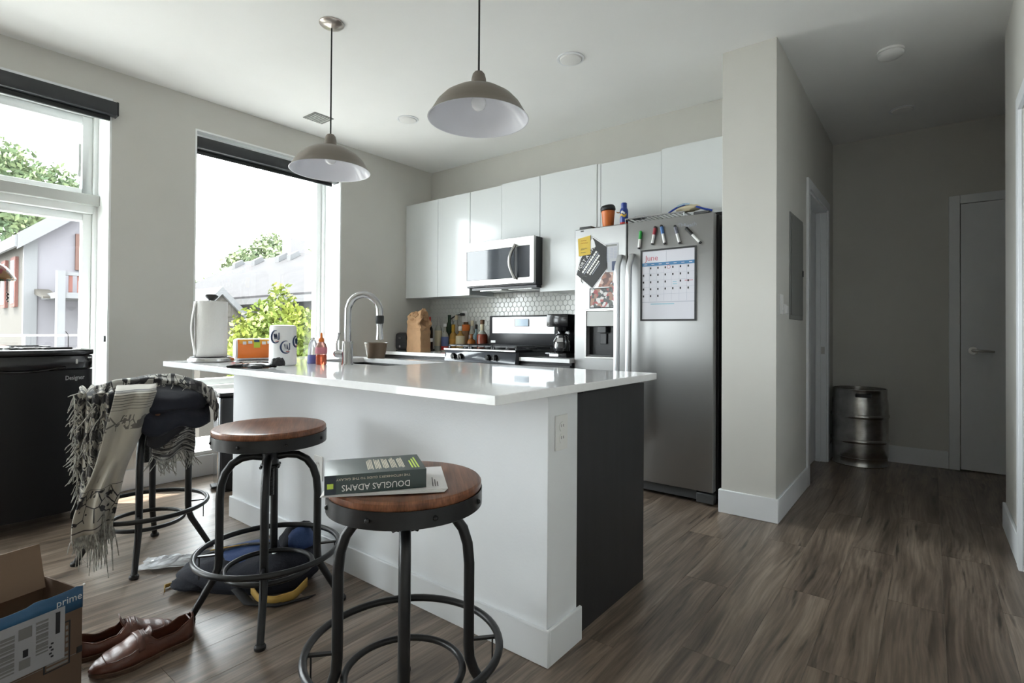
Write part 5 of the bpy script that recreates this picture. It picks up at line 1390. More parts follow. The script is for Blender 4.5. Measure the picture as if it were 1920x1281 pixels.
B().lathe([(.0385, .20), (.0388, .201), (.0388, .262), (.0385, .263)], n=24, c=(-3.628, 3.874, CZ)).build('top_band', 'canister_orange', ct_)
B().lathe([(.024, .262), (.024, .286), (.02, .288)], n=20, c=(-3.628, 3.874, CZ)).build('lid', 'cork_brown', ct_)
bottle('spirit_bottle', 'slender clear bottle with a cream neck right of the canister', -3.548, 3.879, CZ, spirit(.034, .30), 'glass_pale', group=G, parts=[('cap', 'label_cream', [(.014, .25), (.016, .253), (.016, .302), (.004, .303)]), ('label', 'white_paper', [(.0345, .08), (.0348, .081), (.0348, .16), (.0345, .161)])])
bottle('spirit_bottle', 'slim aqua glass bottle with a dark stopper near the range', -3.479, 3.862, CZ, spirit(.031, .245), 'glass_aqua', group=G, parts=[('stopper', 'black_matte', [(.012, .22), (.0135, .222), (.0135, .262), (.004, .264)])])
bottle('whisky_bottle', 'square shouldered dark red whisky bottle beside the range', -3.372, 3.83, CZ, [(.050, 0), (.052, .004), (.052, .155), (.045, .17)], 'whisky_red', group=G, parts=[('shoulder', 'glass_pale', [(.045, .17), (.03, .19), (.017, .205), (.016, .25)]), ('neck_label', 'label_cream', [(.0175, .205), (.019, .21), (.019, .262), (.0175, .266)]), ('stopper', 'cork_brown', [(.018, .266), (.021, .27), (.021, .305), (.016, .308)])])
bottle('whisky_bottle', 'short amber bottle with a gold label in front of the whisky', -3.462, 3.775, CZ, spirit(.040, .17), 'glass_amber', group=G, parts=[('label', 'cap_gold', [(.0405, .03), (.0408, .031), (.0408, .075), (.0405, .076)])])
outlet('white outlet on the tiled back wall with a black plug', (-3.680, BY-.0086, 1.22), (0, -1, 0))
pc_ = thing('power_cord', 'black plug and cord running from the tiled wall down to the bottles', 'cord', (-3.70, 3.88, 1.2))
boxpart('plug', 'black_matte', pc_, -3.712, -3.668, BY-.055, BY-.0172, 1.225, 1.252, bevel=.006)
B().tube([(-3.70, BY-.048, 1.238), (-3.76, BY-.05, 1.232), (-3.82, BY-.055, 1.20), (-3.87, BY-.058, 1.155), (-3.93, BY-.06, 1.06), (-3.97, BY-.07, .95), (-4.0, BY-.1, CZ+.006), (-4.05, 3.70, CZ+.005)], .006, n=8).build('cord', 'black_matte', pc_)

# coffee maker on the right counter
cm = thing('coffee_maker', 'black drip coffee maker with a glass carafe beside the refrigerator', 'coffee maker', (-2.26, 3.55, CZ))
boxpart('base', 'black_gloss', cm, -2.365, -2.165, 3.42, 3.68, CZ, CZ+.035, bevel=.008, seg=2)
boxpart('column', 'black_gloss', cm, -2.365, -2.165, 3.60, 3.68, CZ+.035, CZ+.30, bevel=.010, seg=2)
boxpart('brew_head', 'black_gloss', cm, -2.367, -2.163, 3.44, 3.682, CZ+.235, CZ+.335, bevel=.014, seg=2)
B().lathe([(.058, .205), (.062, .235), (.030, .20), (.018, .185)], n=24, c=(-2.265, 3.52, CZ)).build('filter_basket', 'black_gloss', cm)
boxpart('control_badge', 'steel_bright', cm, -2.315, -2.235, 3.415, 3.421, CZ+.008, CZ+.028)
mat('carafe_glass', (0.05, 0.05, 0.055), .04, trans=.25, ior=1.5, coat=.6)
cf = B().lathe([(.050, .037), (.066, .050), (.070, .085), (.062, .125), (.048, .150), (.045, .165), (.049, .172)], n=28, c=(-2.265, 3.515, CZ), cap1=False).build('carafe', 'carafe_glass', cm)
B().lathe([(.0685, .118), (.0695, .120), (.052, .150), (.051, .149)], n=28, c=(-2.265, 3.515, CZ), cap0=False, cap1=False).build('carafe_band', 'chrome', cf)
B().lathe([(.048, .170), (.050, .176), (.036, .184), (.0, .186)], n=24, c=(-2.265, 3.515, CZ), cap1=False).build('carafe_lid', 'black_gloss', cf)
B().tube([(-2.265+.048*.8, 3.515-.03, CZ+.165), (-2.19, 3.45, CZ+.16), (-2.175, 3.44, CZ+.12), (-2.195, 3.455, CZ+.075), (-2.222, 3.475, CZ+.065)], .008, n=8).build('carafe_handle', 'black_gloss', cf)

# ------------------------------------------------------------------ on top of the refrigerator
QZ = RZ+.0002
mat('cup_orange', (0.62, 0.16, 0.03), .4)
mat('can_blue', (0.02, 0.05, 0.27), .3)
mat('can_yellow', (0.66, 0.42, 0.06), .4)
oc = thing('lidded_cup', 'orange lidded cup on top of the refrigerator', 'cup', (-1.812, 3.40, QZ))
B().lathe([(.036, 0), (.038, .003), (.048, .118), (.046, .120)], n=28, c=(-1.812, 3.41, QZ)).build('cup_body', 'cup_orange', oc)
Ml = Matrix.Rotation(math.radians(-9), 4, 'Y')
B().lathe([(.052, .0), (.054, .004), (.053, .024), (.046, .034), (.0, .036)], n=28, c=(-1.812, 3.41, QZ+.122), M=Ml, cap1=False).build('lid', 'black_matte', oc)
ca = thing('spray_can', 'blue spray can with a yellow emblem on top of the refrigerator', 'can', (-1.688, 3.405, QZ))
B().lathe([(.027, 0), (.029, .004), (.029, .105), (.024, .122), (.019, .126)], n=26, c=(-1.688, 3.41, QZ)).build('can_body', 'can_blue', ca)
B().lathe([(.019, .124), (.0205, .128), (.0205, .158), (.017, .162)], n=24, c=(-1.688, 3.41, QZ)).build('can_cap', 'can_blue', ca)
B().lathe([(.0292, .004), (.0294, .005), (.0294, .022), (.0292, .023)], n=26, c=(-1.688, 3.41, QZ)).build('red_band', 'cap_red', ca)
def emb(a, b_):
    an = math.radians(-140+110*a); return Vector((-1.688+.0298*math.cos(an), 3.41+.0298*math.sin(an), QZ+.052+.02*a+.016*b_+.010*math.sin(a*6)))
B().grid(emb, 12, 4).build('emblem', 'can_yellow', ca, solid=.0008, weld=False)
def emb2(a, b_):
    an = math.radians(-110+60*a); return Vector((-1.688+.0298*math.cos(an), 3.41+.0298*math.sin(an), QZ+.082+.016*b_+.006*math.sin(a*5)))
B().grid(emb2, 10, 4).build('emblem', 'print_white', ca, solid=.0008, weld=False)
B().tube([(-1.755, 3.43, QZ+.110), (-1.745, 3.43, QZ+.104), (-1.72, 3.43, QZ+.106)], .004, n=6).build('nozzle_straw', 'kraft_paper', ca)
rk = thing('wire_rack', 'flat wire rack with clutter lying on top of the refrigerator', 'rack', (-1.42, 3.48, QZ))
rkb = B()
for k in range(14): rkb.cyl((-1.64+.03*k, 3.355, QZ+.032), (-1.64+.03*k, 3.60, QZ+.032), .0024, n=6)
rkb.build('rack_wire', 'steel', rk)['kind'] = 'stuff'
B().tube([(-1.65, 3.355, QZ+.032), (-1.24, 3.355, QZ+.032), (-1.24, 3.60, QZ+.032), (-1.65, 3.60, QZ+.032)], .005, n=6, closed=True).build('rack_rim', 'steel', rk)
for q in ((-1.65, 3.355), (-1.24, 3.355), (-1.24, 3.60), (-1.65, 3.60)): B().cyl((q[0], q[1], QZ), (q[0], q[1], QZ+.032), .003, n=6).build('rack_foot', 'steel', rk)
cl = B().ball((-1.585, 3.44, QZ+.050), .055, .03, .014, nu=14, nv=8).build('crumpled_foil', 'steel', None); tag(cl, 'crumpled foil lump beside the spray can on the refrigerator', 'foil')
cl2 = thing('bag_bundle', 'pale plastic bag bundle with blue ties on the refrigerator rack', 'bag', (-1.25, 3.44, QZ+.02))
B().ball((-1.245, 3.44, QZ+.068), .085, .04, .022, nu=20, nv=10, fn=lambda v: v*(1+.25*noise.noise(v*3))).build('bag_body', 'label_cream', cl2)
B().tube([(-1.36, 3.40, QZ+.045), (-1.33, 3.40, QZ+.062), (-1.29, 3.40, QZ+.080), (-1.25, 3.40, QZ+.086)], .006, n=6).build('blue_tie', 'can_blue', cl2)
B().tube([(-1.30, 3.395, QZ+.080), (-1.26, 3.395, QZ+.090), (-1.22, 3.395, QZ+.086)], .006, n=6).build('aqua_tie', 'lcd_blue', cl2)
B().tube([(-1.18, 3.41, QZ+.066), (-1.12, 3.40, QZ+.040), (-1.08, 3.41, QZ+.028)], .007, n=6).build('blue_tie', 'can_blue', cl2)
# ------------------------------------------------------------------ notes, markers and calendar on the refrigerator doors
DY = RY          # door front plane
def flat(name, m, parent, pts, y0, th=.0012):
    return B().prism([(x, y0, z) for x, z in pts], (0, -th, 0)).build(name, m, parent)
def rect(x0, x1, z0, z1): return [(x0, z0), (x1, z0), (x1, z1), (x0, z1)]
# calendar white board
mat('board_white', (0.66, 0.66, 0.72), .22)
mat('cal_blue', (0.06, 0.20, 0.40), .4)
mat('cal_grey', (0.40, 0.42, 0.50), .5)
mat('marker_red', (0.50, 0.10, 0.13), .5)
mat('marker_teal', (0.25, 0.50, 0.60), .5)
CX0, CX1, CZ0, CZ1 = -1.523, -1.150, 1.146, 1.618
cal = thing('calendar_board', 'white dry erase month calendar with black frame on the refrigerator', 'calendar', (-1.336, DY, 1.146))
flat('board', 'board_white', cal, rect(CX0, CX1, CZ0, CZ1), DY-.0005, .003)
fr_ = wall_mesh((CX0, CX1), (CZ0, CZ1), [(CX0+.011, CX1-.011, CZ0+.011, CZ1-.011)], DY-.003, DY-.008, lambda u_, w_, t: (u_, t, w_)).build('board_frame', 'black_matte', cal, smooth=False)
iy = DY-.0036
W_ = CX1-CX0-.022; x0_ = CX0+.011
flat('weekday_bar', 'cal_blue', cal, rect(x0_, x0_+W_, CZ1-.110, CZ1-.088), iy, .0006)
for k in range(7):
    flat('weekday_name', 'board_white', cal, rect(x0_+W_*(k+.30)/7, x0_+W_*(k+.70)/7, CZ1-.101, CZ1-.097), iy-.0006, .0004)
gz0, gz1 = CZ0+.130, CZ1-.112
gr = B()
for k in range(1, 7): gr.prism([(x, iy, z) for x, z in rect(x0_+W_*k/7-.0006, x0_+W_*k/7+.0006, gz0, gz1)], (0, -.0003, 0))
for k in range(1, 6): gr.prism([(x, iy, z) for x, z in rect(x0_, x0_+W_, gz0+(gz1-gz0)*k/5-.0006, gz0+(gz1-gz0)*k/5+.0006)], (0, -.0003, 0))
g_ = gr.build('day_grid', 'cal_grey', cal); g_['kind'] = 'stuff'
dt = B()
num = 0
for r_ in range(5):
    for c_ in range(7):
        if (r_ == 0 and c_ < 1) or (r_ == 4 and c_ > 2) or (r_ == 2 and c_ == 4): continue
        xx = x0_+W_*(c_+.10)/7; zz = gz1-(gz1-gz0)*(r_+.12)/5
        dt.prism([(x, iy, z) for x, z in rect(xx, xx+.009, zz-.013, zz)], (0, -.0005, 0))
dd_ = dt.build('day_number', 'ink_black', cal); dd_['kind'] = 'stuff'
flat('divider', 'cal_grey', cal, rect(x0_, x0_+W_, CZ0+.122, CZ0+.126), iy, .0004)
flat('title_divider', 'cal_grey', cal, rect(x0_+W_*.47, x0_+W_*.475, CZ1-.086, CZ1-.014), iy, .0004)
lettering('June', .052, 'marker_red', cal, (x0_+.066, iy-.0002, CZ1-.058), (1, 0, 0), (0, 0, 1), name='month_writing', extrude=.0003)
flat('note_line', 'marker_teal', cal, rect(x0_+.06, x0_+.22, CZ0+.108, CZ0+.114), iy, .0004)
flat('note_line', 'marker_teal', cal, rect(x0_+W_*.60, x0_+W_*.68, gz1-(gz1-gz0)*.54, gz1-(gz1-gz0)*.52), iy, .0004)
flat('note_line', 'marker_teal', cal, rect(x0_+W_*.60, x0_+W_*.67, gz1-(gz1-gz0)*.48, gz1-(gz1-gz0)*.46), iy, .0004)
flat('note_line', 'marker_red', cal, rect(x0_+W_*.82, x0_+W_*.97, gz1-(gz1-gz0)*.455, gz1-(gz1-gz0)*.44), iy, .0004)
B().tube([(x0_+W_*.52+.011*math.cos(k*PI/8), iy-.0004, gz1-.010+.011*math.sin(k*PI/8)) for k in range(16)], .0012, n=4, closed=True).build('circled_day', 'marker_red', cal)

# dry erase markers
mat('marker_green', (0.02, 0.30, 0.05), .4); mat('marker_redcap', (0.30, 0.015, 0.03), .4); mat('marker_bluecap', (0.05, 0.16, 0.42), .4); mat('marker_greycap', (0.16, 0.16, 0.20), .4)
def marker(label, a, b_, capm):
    a = Vector((a[0], DY-.011, a[1])); b_ = Vector((b_[0], DY-.011, b_[1]))
    t = thing('dry_erase_marker', label, 'marker', b_, group='magnetic markers on the refrigerator')
    ax = (b_-a); L_ = ax.length; ax.normalize()
    B().cyl(a+ax*L_*.42, b_-ax*.010, .0092, n=14).build('barrel', 'white_plastic', t)
    B().cyl(b_-ax*.010, b_, .0094, .008, n=14).build('end_plug', 'ink_black', t)
    c_ = B().cyl(a+ax*.008, a+ax*L_*.44, .0105, n=14).build('cap', capm, t)
    e = a+Vector((0, -.003, 0)); B().ball(a+ax*.006+Vector((0, -.002, 0)), .011, .009, .011, nu=12, nv=8).build('cap_eraser', 'black_matte' if capm != 'marker_green' else capm, c_)
marker('marker with a green cap beside the calendar corner', (-1.520, 1.745), (-1.534, 1.628), 'marker_green')
marker('marker with a dark red cap on the refrigerator', (-1.418, 1.765), (-1.440, 1.648), 'marker_redcap')
marker('marker with a blue cap on the refrigerator', (-1.378, 1.768), (-1.353, 1.642), 'marker_bluecap')
marker('marker with a grey cap on the refrigerator', (-1.287, 1.755), (-1.254, 1.636), 'marker_greycap')
marker('marker with a black cap lying slanted on the refrigerator', (-1.214, 1.733), (-1.122, 1.628), 'black_matte')
scr = thing('magnet_words', 'faint grey word magnets above the slanted black marker', 'magnet', (-1.2, DY, 1.74))
for x, z, t_ in ((-1.245, 1.757, 'The'), (-1.185, 1.752, 'wash')):
    lettering(t_, .034, 'cal_grey', scr, (x, DY-.0008, z), (1, 0, .12), (-.12, 0, 1), name='word', extrude=.0006)

# black five-sided event poster, tilted
ps = thing('event_poster', 'tilted black event poster with white lettering on the freezer door', 'poster', (-1.9, DY, 1.38))
P5 = [(-1.892, 1.384), (-1.779, 1.513), (-1.783, 1.668), (-1.888, 1.742), (-1.986, 1.600), (-2.022, 1.487)]
flat('paper_border', 'white_paper', ps, [(-1.892, 1.375), (-1.772, 1.511), (-1.776, 1.672), (-1.888, 1.750), (-1.993, 1.603), (-2.031, 1.485)], DY-.0006, .0008)
flat('black_field', 'black_matte', ps, P5, DY-.0014, .0008)
pr_ = Vector((.62, 0, .785)).normalized(); pu_ = Vector((-.785, 0, .62)).normalized(); pcx = Vector((-1.905, DY-.0024, 1.565))
def pquad(name, m, r0_, r1_, q0, q1, y=.0004, parent=ps):
    P_ = [pcx+pr_*r0_+pu_*q0, pcx+pr_*r1_+pu_*q0, pcx+pr_*r1_+pu_*q1, pcx+pr_*r0_+pu_*q1]
    return B().prism(P_, (0, -y, 0)).build(name, m, parent)
lettering('FORT A LIVE', .034, 'print_white', ps, pcx+pu_*.050+pr_*.005, pr_, pu_, width=.205, extrude=.0004)
for q0, q1, r0_, r1_ in ((.004, .018, -.095, .095), (-.030, -.016, -.075, .085), (-.052, -.041, -.072, .05)):
    for k in range(9):
        a = r0_+(r1_-r0_)*k/9; pquad('poster_word', 'print_white', a, a+(r1_-r0_)/9*.82, q0, q1)
for q0, q1, r0_, r1_ in ((.026, .031, -.07, .04), (-.009, -.004, -.095, .09), (-.064, -.060, -.06, .04)): pquad('poster_line', 'cal_grey', r0_, r1_, q0, q1)
flat('poster_patch', 'white_paper', ps, [(-1.925, 1.655), (-1.866, 1.678), (-1.876, 1.715), (-1.889, 1.735), (-1.930, 1.702)], DY-.0022, .0005)
B().tube([pcx+pr_*(-.125+.028*math.cos(k*PI/8))+pu_*(-.035+.028*math.sin(k*PI/8)) for k in range(9)], .0022, n=4).build('poster_emblem', 'panel_grey', ps)
# sticky note
mat('note_yellow', (0.62, 0.44, 0.07), .7)
mat('note_ink', (0.50, 0.18, 0.06), .7)
sn = thing('sticky_note', 'yellow sticky note on the freezer door', 'note', (-1.957, DY, 1.62))
flat('note_paper', 'note_yellow', sn, [(-2.003, 1.618), (-1.906, 1.625), (-1.908, 1.762), (-2.012, 1.745)], DY-.0034, .001)
for z0_, w_, mm in ((1.725, .045, 'note_ink'), (1.708, .055, 'note_ink'), (1.668, .05, 'panel_grey'), (1.660, .03, 'panel_grey'), (1.640, .04, 'panel_grey')):
    B().tube([(-1.985+w_*k/7, DY-.0046, z0_+.005*(k % 2)) for k in range(8)], .0013, n=4).build('handwriting', mm, sn)
# newspaper clipping
nw = thing('newspaper_clipping', 'grey newspaper clipping with a small dark picture on the freezer door', 'clipping', (-1.73, DY, 1.5))
mat('newsprint', (0.50, 0.51, 0.54), .75)
flat('clipping_paper', 'newsprint', nw, [(-1.776, 1.49), (-1.694, 1.488), (-1.690, 1.690), (-1.788, 1.690)], DY-.0006, .0008)
flat('headline', 'panel_grey', nw, rect(-1.785, -1.70, 1.668, 1.680), DY-.0014, .0004)
for cidx in range(3):
    cb_ = B()
    for k in range(9):
        zz = 1.655-k*.011
        if cidx > 0 and zz < 1.58: continue
        cb_.prism([(x, DY-.0014, z) for x, z in rect(-1.780+.029*cidx, -1.757+.029*cidx, zz-.005, zz)], (0, -.0003, 0))
    cb_.build('text_column', 'cal_grey', nw)['kind'] = 'stuff'
flat('picture', 'wrap_navy', nw, rect(-1.738, -1.698, 1.498, 1.562), DY-.0014, .0005)
# photographs
def photo_mat(name, cols, scale):
    m = bpy.data.materials.new(name); m.use_nodes = True; nt = m.node_tree; p = nt.nodes['Principled BSDF']
    tc = _n(nt, 'ShaderNodeTexCoord'); vo = _n(nt, 'ShaderNodeTexVoronoi'); vo.inputs['Scale'].default_value = scale
    nt.links.new(tc.outputs['Object'], vo.inputs['Vector']); rp = _n(nt, 'ShaderNodeValToRGB'); ramp_set(rp, cols); rp.color_ramp.interpolation = 'CONSTANT'
    nt.links.new(vo.outputs['Color'], rp.inputs[0]); nt.links.new(rp.outputs[0], p.inputs['Base Color']); p.inputs['Roughness'].default_value = .25; MATS[name] = m
photo_mat('photo_collage', [(0, (.02, .02, .022)), (.22, (.30, .04, .04)), (.38, (.015, .015, .015)), (.52, (.55, .53, .52)), (.64, (.05, .06, .05)), (.74, (.30, .15, .10)), (.86, (.7, .7, .7))], 42)
photo_mat('photo_people', [(0, (.26, .10, .06)), (.3, (.42, .22, .16)), (.5, (.10, .03, .02)), (.65, (.55, .38, .32)), (.8, (.03, .02, .02))], 30)
ph = thing('photo_collage', 'dark collage print above the ice dispenser', 'photo', (-1.8, DY, 1.24))
flat('border', 'ink_black', ph, rect(-1.914, -1.706, 1.238, 1.382), DY-.0006, .0008)
flat('picture', 'photo_collage', ph, rect(-1.906, -1.712, 1.246, 1.376), DY-.0014, .0004)
pq = thing('photo_print', 'small warm toned photograph tucked beside the black poster', 'photo', (-1.78, DY, 1.39))
flat('picture', 'photo_people', pq, [(-1.846, 1.388), (-1.735, 1.388), (-1.728, 1.486), (-1.800, 1.492)], DY-.0003, .0003)
pq2 = thing('photo_sticker', 'tiny round mixed sticker beside the freezer handle', 'sticker', (-1.71, DY, 1.37))
flat('picture', 'photo_collage', pq2, [(-1.728+.030*math.cos(k*PI/5), 1.380+.038*math.sin(k*PI/5)) for k in range(10)], DY-.0020, .0005)
# ------------------------------------------------------------------ outside
GZ0 = -3.6
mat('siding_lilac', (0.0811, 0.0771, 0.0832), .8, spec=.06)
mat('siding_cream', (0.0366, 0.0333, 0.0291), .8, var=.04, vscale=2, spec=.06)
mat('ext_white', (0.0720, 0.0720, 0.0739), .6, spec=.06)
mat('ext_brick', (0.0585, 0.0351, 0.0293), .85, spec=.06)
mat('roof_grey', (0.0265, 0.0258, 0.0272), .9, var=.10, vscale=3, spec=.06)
mat('ext_glass', (0.08, 0.10, 0.12), .1)
mat('bounce_paving', (0.24, 0.24, 0.23), .95)  # pale grey paving, kept light to bounce daylight onto the ceiling
mat('bark', (0.06, 0.05, 0.045), .9)
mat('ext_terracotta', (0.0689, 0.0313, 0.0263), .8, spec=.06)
def leaf_mat(name, a, b_):
    m = bpy.data.materials.new(name); m.use_nodes = True; nt = m.node_tree; p = nt.nodes['Principled BSDF']
    tc = _n(nt, 'ShaderNodeTexCoord'); nz = _n(nt, 'ShaderNodeTexNoise'); nz.inputs['Scale'].default_value = 2.2; nt.links.new(tc.outputs['Object'], nz.inputs['Vector'])
    rp = _n(nt, 'ShaderNodeValToRGB'); ramp_set(rp, [(.35, a), (.65, b_)]); nt.links.new(nz.outputs['Fac'], rp.inputs[0]); nt.links.new(rp.outputs[0], p.inputs['Base Color'])
    p.inputs['Roughness'].default_value = .6; p.inputs['Specular IOR Level'].default_value = .1; MATS[name] = m
leaf_mat('leaf_lime', (0.0515, 0.0719, 0.0145), (0.1031, 0.1183, 0.0184)); leaf_mat('leaf_soft', (0.0667, 0.0877, 0.0508), (0.0999, 0.1199, 0.0600)); leaf_mat('leaf_deep', (0.0494, 0.0728, 0.0407), (0.0842, 0.1044, 0.0494))
gd = boxpart('ground', 'bounce_paving', None, -60, WX-.9, -45, 45, GZ0-.2, GZ0); tag(gd, kind='structure')
# unseen shallow slab added above the windows to keep high sun off the glass
ov = boxpart('added_shade_slab', 'ext_white', None, WX-.72, WX-.40, YR-.2, BY+.2, CEIL+.02, CEIL+.16); tag(ov, kind='structure')

def window_ext(par, cx, cy, cz, w_, h_, axis, m='ext_terracotta'):
    if axis == 'x':
        f = boxpart('window', m, par, cx-.03, cx+.05, cy-w_/2, cy+w_/2, cz-h_/2, cz+h_/2)
        boxpart('pane', 'ext_glass', f, cx+.045, cx+.06, cy-w_/2+.07, cy+w_/2-.07, cz-h_/2+.07, cz+h_/2-.07)
    else:
        f = boxpart('window', m, par, cx-w_/2, cx+w_/2, cy-.05, cy+.03, cz-h_/2, cz+h_/2)
        boxpart('pane', 'ext_glass', f, cx-w_/2+.07, cx+w_/2-.07, cy-.06, cy-.045, cz-h_/2+.07, cz+h_/2-.07)
# house seen through the left window: gable face towards us, side face to the left
hA = thing('neighbour_house', 'pale gabled house with a white balcony seen through the left window', 'house', (-15, 4, GZ0))
hx, hy0, hy1, ze, zr = -13.0, 2.16, 4.70, 2.74, 3.76
B().prism([(hx, hy0, GZ0), (hx, hy1, GZ0), (hx, hy1, ze), (hx, (hy0+hy1)/2, zr), (hx, hy0, ze)], (-9, 0, 0)).build('wall', 'siding_lilac', hA)
boxpart('sunlit_side', 'siding_cream', hA, hx-9, hx-.12, hy0-.03, hy0-.001, GZ0, ze-.02)  # warm sunlit tone put into the side, cool shade tone into the gable
ymid = (hy0+hy1)/2
for s in (-1, 1):
    e_ = ymid+s*((hy1-hy0)/2+.18); zz = ze-.16
    B().prism([(hx+.28, e_, zz), (hx+.28, ymid, zr+.02), (hx+.28, ymid, zr+.22), (hx+.28, e_, zz+.16)], (-9.5, 0, 0)).build('roof_slope', 'roof_grey', hA)
    B().prism([(hx+.30, e_, zz-.10), (hx+.30, ymid, zr-.08), (hx+.30, ymid, zr+.24), (hx+.30, e_, zz+.18)], (-.06, 0, 0)).build('rake_board', 'ext_white', hA)
boxpart('corner_board', 'ext_white', hA, hx-.06, hx+.03, hy0-.05, hy0+.14, GZ0, ze)
boxpart('eave_fascia', 'ext_white', hA, hx-9, hx+.28, hy0-.22, hy0-.17, ze-.22, ze-.02)
for k in range(7):
    for zc in (1.95, .25): window_ext(hA, hx-.75-k*.95, hy0-.03, zc, .42, .95, 'y')
window_ext(hA, hx, 3.05, 2.55, .4, .7, 'x', 'ext_brick'); window_ext(hA, hx, 3.9, 2.3, .7, 1.0, 'x', 'ext_white'); window_ext(hA, hx, 3.6, .2, .8, 1.1, 'x', 'ext_white')
# balcony with posts, railing and porch roof
boxpart('balcony_deck', 'ext_white', hA, hx, hx+1.2, 2.36, 4.3, 1.60, 1.70)
boxpart('balcony_post', 'ext_white', hA, hx+1.09, hx+1.225, 2.35, 2.46, GZ0, 2.07)
boxpart('balcony_post', 'ext_white', hA, hx+1.09, hx+1.225, 4.20, 4.31, GZ0, 2.07)
boxpart('balcony_rail', 'ext_white', hA, hx+1.10, hx+1.18, 2.46, 4.20, 2.00, 2.06)
for k in range(14): boxpart('baluster', 'ext_terracotta', hA, hx+1.12, hx+1.16, 2.52+k*.12, 2.57+k*.12, 1.70, 2.00)
B().prism([(hx, 2.26, 1.70), (hx+.7, 2.26, 1.60), (hx+.7, 2.26, 1.64), (hx, 2.26, 1.80)], (0, .22, 0)).build('porch_roof', 'siding_cream', hA)

# house behind the tall window: broad grey roof
hB = thing('grey_roof_house', 'house with a broad grey shingle roof seen through the tall window', 'house', (-13, 8, GZ0))
ry0, ry1, ry2, rz_e, rz_r, rxa, rxb = 6.0, 8.5, 11.0, 1.86, 3.36, -18.7, -6.2
B().prism([(rxa, ry0, rz_e), (rxb, ry0, rz_e), (rxb, ry1, rz_r), (rxa, ry1, rz_r)], (0, 0, -.14)).build('roof_slope', 'roof_grey', hB)
B().prism([(rxa, ry1, rz_r), (rxb, ry1, rz_r), (rxb, ry2, rz_e), (rxa, ry2, rz_e)], (0, 0, -.14)).build('roof_slope', 'roof_grey', hB)
B().prism([(rxa+.4, ry0+.35, GZ0), (rxa+.4, ry2-.35, GZ0), (rxa+.4, ry2-.35, rz_e+.05), (rxa+.4, ry1, rz_r-.2), (rxa+.4, ry0+.35, rz_e+.05)], (rxb-rxa-.8, 0, 0)).build('wall', 'siding_lilac', hB)
boxpart('gutter', 'ext_white', hB, rxa, rxb, ry0-.08, ry0+.02, rz_e-.20, rz_e-.06)
boxpart('chimney', 'siding_lilac', hB, -15.35, -14.85, 8.3, 8.75, 3.0, 3.78)
for xv in (-17.9, -16.6, -15.15, -14.5): B().prism([(xv, 8.30, 3.24), (xv, 7.98, 3.05), (xv, 7.98, 3.22), (xv, 8.22, 3.36)], (.2, 0, 0)).build('roof_vent', 'ext_white', hB)
for xv in (-9.5, -12.0, -14.5): window_ext(hB, xv, ry0+.35, .6, 1.0, 1.2, 'y', 'ext_white')
# small porch gable in front of it
pgx = -9.9
B().prism([(pgx, 3.86, 1.30), (pgx, 4.23, 1.72), (pgx, 4.62, 1.30)], (-1.5, 0, 0)).build('porch_gable', 'siding_cream', hB)
B().prism([(pgx+.06, 4.23, 1.70), (pgx+.06, 4.72, 1.20), (pgx+.06, 4.78, 1.27), (pgx+.06, 4.23, 1.83)], (-1.6, 0, 0)).build('gable_board', 'ext_white', hB)
B().prism([(pgx+.06, 4.23, 1.70), (pgx+.06, 3.76, 1.20), (pgx+.06, 3.70, 1.27), (pgx+.06, 4.23, 1.83)], (-1.6, 0, 0)).build('gable_board', 'ext_white', hB)
boxpart('porch_wall', 'siding_cream', hB, pgx-1.5, pgx-.01, 3.9, 4.58, GZ0, 1.30)

def tree(label, base, h, crown, n, m, seed, size=.10, group='trees outside the windows'):
    """crown: list of (dx,dy,z,rx,ry,rz) blobs filled with leaf quads"""
    t = thing('garden_tree', label, 'tree', base, group=group)
    rn = random.Random(seed); bx_, by_, bz_ = base
    b = B()
    b.tube([(bx_, by_, bz_), (bx_+.05, by_+.02, bz_+h*.4), (bx_-.02, by_, bz_+h*.7)], [.16, .12, .08], n=8)
    for dx, dy, z, rx1, ry1, rz1 in crown:
        b.tube([(bx_, by_, bz_+h*.5), (bx_+dx*.5, by_+dy*.5, (bz_+h*.6+z)/2), (bx_+dx, by_+dy, z)], [.07, .05, .02], n=6)
    b.build('trunk', 'bark', t)
    vs = []; fs = []
    tot = sum(c[3]*c[4]*c[5] for c in crown)
    for dx, dy, z, rx1, ry1, rz1 in crown:
        for k in range(int(n*rx1*ry1*rz1/tot)):
            v = Vector((rn.gauss(0, 1), rn.gauss(0, 1), rn.gauss(0, 1))).normalized()*(rn.random()**.4)
            wob = 1+.35*noise.noise(v*2.5+Vector((seed, z, 0)))
            c = Vector((bx_+dx+v.x*rx1*wob, by_+dy+v.y*ry1*wob, z+v.z*rz1*wob))
            a = Vector((rn.uniform(-1, 1), rn.uniform(-1, 1), rn.uniform(-1, 1))).normalized(); q = a.orthogonal().normalized()
            s = size*rn.uniform(.6, 1.4); o = len(vs)
            vs += [c-a*s, c+q*s*.5, c+a*s, c-q*s*.5]; fs.append((o, o+1, o+2, o+3))
    fo = B(); fo.v = vs; fo.f = fs
    l = fo.build('foliage', m, t, weld=False, smooth=False); l['kind'] = 'stuff'
tree('bright yellow green tree in front of the grey roofed house', (-8.6, 4.53, GZ0), 4.2, [(0, 0, 1.05, .6, .62, .50), (0, .40, 1.10, .4, .42, .42), (-.1, -.40, .85, .4, .35, .38), (.1, .05, 1.58, .22, .24, .28), (0, .45, .75, .45, .40, .5), (0, 0, .2, .8, .75, .7)], 9000, 'leaf_lime', 3, .05)
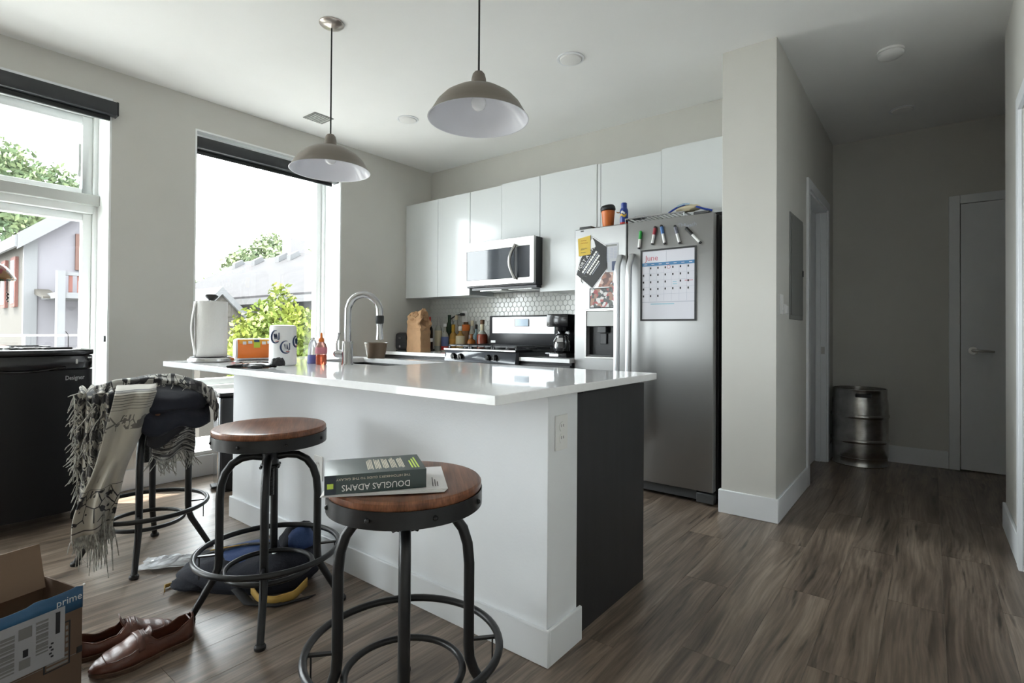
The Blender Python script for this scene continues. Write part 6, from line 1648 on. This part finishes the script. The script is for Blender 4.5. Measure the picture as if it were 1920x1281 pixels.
tree('pale green tree rising behind the grey roof', (-24.0, 12.2, GZ0), 8, [(0, 0, 4.3, 1.2, 1.2, .8), (0, -1.0, 3.9, .9, .9, .7), (0, .2, 5.1, .55, .55, .5), (0, 1.2, 4.3, .8, .8, .7)], 4600, 'leaf_soft', 5, .11)
tree('small pale green tree right of the chimney behind the roof', (-28.0, 17.0, GZ0), 8, [(0, 0, 5.0, .9, .9, .8), (0, .5, 4.4, .8, .8, .7)], 1500, 'leaf_soft', 6, .11)
tree('thin pale tree left of the grey roof', (-28.0, 11.2, GZ0), 7, [(0, 0, 2.9, 1.0, .9, .7), (0, .8, 3.5, .7, .6, .6), (0, -.6, 2.2, .7, .6, .7)], 1500, 'leaf_soft', 8, .11)
tree('large leafy tree behind the gabled house', (-26.0, 2.9, GZ0), 9, [(0, .3, 6.3, 1.8, 1.6, 1.2), (0, -1.2, 5.4, 1.5, 1.4, 1.5), (0, .6, 7.0, 1.0, 1.2, .8), (0, 1.9, 6.3, 1.2, 1.2, .9), (0, 1.0, 5.0, 1.4, 1.6, 1.0)], 8200, 'leaf_deep', 12, .12)
tree('rounded yellow green tree beside the large leafy tree', (-28.0, 6.6, GZ0), 8, [(0, -.3, 6.3, 1.3, 1.2, .8), (0, -1.2, 6.2, .9, .9, .8), (0, .6, 5.9, .9, .9, .8), (0, -.6, 5.2, 1.2, 1.2, .9)], 3800, 'leaf_soft', 15, .12)
# balcony railing of this flat, outside the left window
rl_ = thing('balcony_railing', 'thin dark railing outside the left window', 'railing', (-5.0, .6, 0))
B().tube([(-5.0, -.6, 1.02), (-5.0, 1.32, 1.02)], .008, n=6).build('top_bar', 'frame_grey', rl_)
B().tube([(-5.0, -.6, .35), (-5.0, 1.32, .35)], .008, n=6).build('bottom_bar', 'frame_grey', rl_)
for yy in (-.2, .31, .82, 1.32): B().cyl((-5.0, yy, -.12), (-5.0, yy, 1.02), .008, n=6).build('post', 'frame_grey', rl_)
boxpart('deck', 'ext_white', rl_, -5.05, WX-.41, -.6, 1.35, -.2, -.12)
